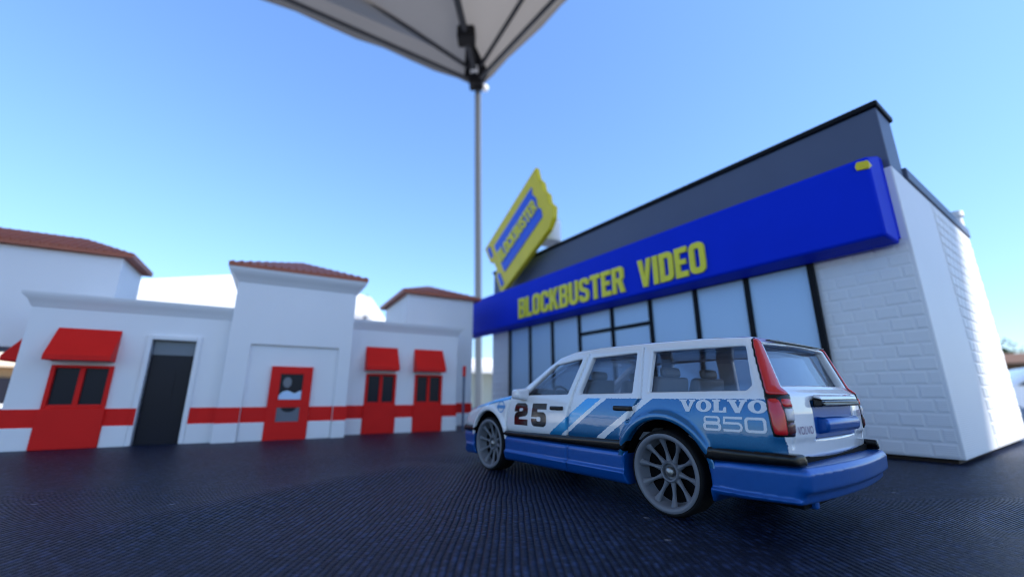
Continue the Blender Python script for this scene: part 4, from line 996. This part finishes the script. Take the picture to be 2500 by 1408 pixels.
for k in range(4):
    a = [(-hw, -hw), (hw, -hw), (hw, hw), (-hw, hw)][k]; b = [(hw, -hw), (hw, hw), (-hw, hw), (-hw, -hw)][k]
    V = [(a[0] + (b[0] - a[0]) * i / n, a[1] + (b[1] - a[1]) * i / n, ez) for i in range(n + 1)]; V = V + [(x, y, z - .2) for x, y, z in V] + [(0, 0, 2.48)]
    m.add(V, [(i, i + 1, 2 * n + 2) for i in range(n)] + [(i, n + 1 + i, n + 2 + i, i + 1) for i in range(n)])
m.build('tent_roof', M['tent_white'], tw, scale=1)
for x in (-1.5, 1.5):
    for y in (-1.5, 1.5): MB().tube((x, y, 0), (x, y, 1.85), .02, 8).build('leg', M['metal_pole'], tw, scale=1, smooth=True)
reflector_tent = empty('white_tent', pol(-74, 7.5), R(74), 'white tent with closed side walls, added out of view as a bright reflector', 'tent')  # unseen tent, added to give the toy car doors a bright reflection
m = MB(); m.hexa([(-2.2, 0, 0), (2.2, 0, 0), (2.2, 3, 0), (-2.2, 3, 0), (-2.2, 0, 1.3), (2.2, 0, 1.3), (2.2, 3, 1.3), (-2.2, 3, 1.3)]); m.build('side_wall', M['tent_white'], reflector_tent, scale=1)
m = MB(); m.add([(-2.3, -.1, 1.29), (2.3, -.1, 1.29), (2.3, 3.1, 1.29), (-2.3, 3.1, 1.29), (0, 1.5, 1.9)], [(0, 1, 4), (1, 2, 4), (2, 3, 4), (3, 0, 4), (3, 2, 1, 0)]); m.build('tent_roof', M['tent_white'], reflector_tent, scale=1)
tr = empty('food_trailer', pol(-3.2, 12), R(3), 'grey-green food trailer with white awning between the toy buildings', 'trailer')
MB().box(-1.0, 2.6, 0, 2, .45, 1.52).build('trailer_body', M['trailer'], tr, scale=1, bevel=40)
MB().hexa([(-1.1, -.9, 1.38), (2.6, -.9, 1.30), (2.6, .1, 1.52), (-1.1, .1, 1.56), (-1.1, -.9, 1.52), (2.6, -.9, 1.42), (2.6, .1, 1.76), (-1.1, .1, 1.82)]).build('awning', M['tent_white'], tr, scale=1)
for i in range(7): MB().box(-.9 + i * .5, -.88 + i * .5, -.02, -.002, .5, 1.5).build('panel_rib', M['trailer'], tr, scale=1)
MB().tube((.25, .3, 1.6), (.25, .3, 1.9), .03, 10).build('beacon_stem', M['metal_pole'], tr, scale=1, smooth=True)
bl_ = MB().lathe([(.001, -.07), (.08, -.06), (.11, 0), (.08, .06), (.001, .07)], 16).build('beacon', M['beacon'], tr, scale=1, smooth=True, angle=180); bl_.location = (.25, .3, 1.93)
for x in (0, 1.4): MB().lathe([(.05, 0), (.3, 0), (.32, .1), (.3, .2), (.05, .2)], 20).build('wheel', M['rubber'], tr, scale=1, smooth=True).location = (x, .1, .32)
def house(az, d, wd, dp, ht, ridge, mt, rmt, label, rz):
    e = empty('house', pol(az, d), R(rz), label, 'house')
    MB().box(-wd / 2, wd / 2, 0, dp, 0, ht).build('wall', M[mt], e, scale=1)
    g = MB(); o = .35; g.prism([(-o, ht - .05), (dp / 2, ht + ridge), (dp + o, ht - .05), (dp + o, ht + .12), (dp / 2, ht + ridge + .18), (-o, ht + .12)], -wd / 2 - o, wd / 2 + o, 'x'); g.build('roof', M[rmt], e, scale=1)
    for i in range(int(wd / 2)):
        x = -wd / 2 + 1 + i * 2
        w_ = MB().box(x - .4, x + .4, -.05, -.005, ht * .38, ht * .8).build('window', M['dark_glass'], e, scale=1)
        MB().box(x - .48, x + .48, -.09, -.052, ht * .33, ht * .38).build('sill', M['car_white'], w_, scale=1)
    return e
house(48.2, 30, 3.6, 4, 2.1, .5, 'brown_wall', 'brown_wall', 'low brown house at the right edge behind the store', -48)
house(-53, 16, 5, 4, 1.5, .5, 'tan_wall', 'tan_roof', 'tan house at the far left beyond the restaurant', 53)
sh = empty('shade_canopy', pol(52.6, 24), R(-52), 'tan shade canopy beside the low brown house', 'canopy')
MB().hexa([(-1.6, 0, 1.15), (2.2, 0, 1.55), (2.2, 2.5, 1.75), (-1.6, 2.5, 1.35), (-1.6, 0, 1.25), (2.2, 0, 1.65), (2.2, 2.5, 1.9), (-1.6, 2.5, 1.5)]).build('cover', M['tan_roof'], sh, scale=1)
for x in (-1.5, 2.1):
    for y in (.05, 2.4): MB().tube((x, y, 0), (x, y, 1.3), .05, 8).build('post', M['brown_wall'], sh, scale=1, smooth=True)
pc = empty('parked_car', pol(53.2, 15), R(-35), 'white car parked at the right edge beyond the table', 'car')
cb = MB(); cb.prism([(-2.1, .3), (-2.15, .75), (-1.9, .9), (-1.3, .95), (-.7, 1.38), (.8, 1.4), (1.6, .98), (2.15, .85), (2.2, .3)], -.85, .85); cb.build('body', M['car_white'], pc, scale=1, bevel=60, seg=3, smooth=True)
for s_ in (-1, 1):
    g = MB(); g.prism([(-1.1, .98), (-.62, 1.3), (.75, 1.31), (1.3, .99)], s_ * .86, s_ * .872); g.build('side_window', M['dark_glass'], pc, scale=1)
    for x in (-1.35, 1.35): MB().lathe([(.05, s_ * .88), (.2, s_ * .885), (.3, s_ * .87), (.32, s_ * .8), (.32, s_ * .65)], 20).build('wheel', M['rubber'], pc, scale=1, smooth=True).location = (x, 0, .32)
def leafmat(name, c): return mat(name, c, .7, noise=(1.2, .35))
M['leaf1'] = leafmat('dark_leaf', (.045, .075, .025)); M['leaf2'] = leafmat('olive_leaf', (.08, .10, .04))
def tree(az, d, ht, wd, mt, label):
    e = empty('tree', pol(az, d), rng.uniform(0, 6), label, 'tree', 'trees along the horizon')
    t = MB(); t.tube((0, 0, 0), (.05, .03, ht * .55), ht * .035, 8, ht * .018)
    for k in range(5):
        a = k * 1.3; t.tube((.03, .02, ht * (.35 + .04 * k)), (math.cos(a) * wd * .3, math.sin(a) * wd * .3, ht * (.6 + .05 * k)), ht * .014, 6, ht * .005)
    t.build('trunk', M['bark'], e, scale=1, smooth=True)
    n = 900; cl = rng.normal(size=(14, 3)); cl /= np.linalg.norm(cl, axis=1)[:, None]; cl *= rng.uniform(.35, .8, (14, 1))
    V = []; F = []
    for i in range(n):
        c = cl[i % 14] + rng.normal(size=3) * .2; p = np.array([c[0] * wd / 2, c[1] * wd / 2, ht * .64 + c[2] * ht * .36])
        s = rng.uniform(.06, .13) * ht / 3; u = rng.normal(size=3); u /= np.linalg.norm(u); v = np.cross(u, rng.normal(size=3)); v /= np.linalg.norm(v)
        b = len(V); V += [tuple(p + u * s), tuple(p + v * s * .6), tuple(p - u * s), tuple(p - v * s * .6)]; F.append((b, b + 1, b + 2, b + 3))
    m = MB(); m.V = V; m.F = F; link('crown', mesh('crown', V, F, 1), M[mt], e)
for az, d, ht, wd, mt, lb in ((-19, 26, 5.7, 4.2, 'leaf2', 'pale olive tree showing above the restaurant wing behind the market tent'), (49.0, 44, 4.2, 4.5, 'leaf1', 'dark tree above the low brown house at the right edge'),
        (51.5, 48, 4.1, 5, 'leaf1', 'dark tree behind the tan shade canopy at the right edge'), (54.5, 46, 3.9, 5, 'leaf2', 'olive tree beyond the parked white car'),
        (-50, 30, 4.2, 4, 'leaf2', 'olive tree left of the tan house'), (-47, 34, 4.0, 5, 'leaf1', 'dark tree behind the tan house'), (-4.5, 40, 3.6, 5, 'leaf1', 'dark tree behind the food trailer')):
    tree(az, d, ht, wd, mt, lb)
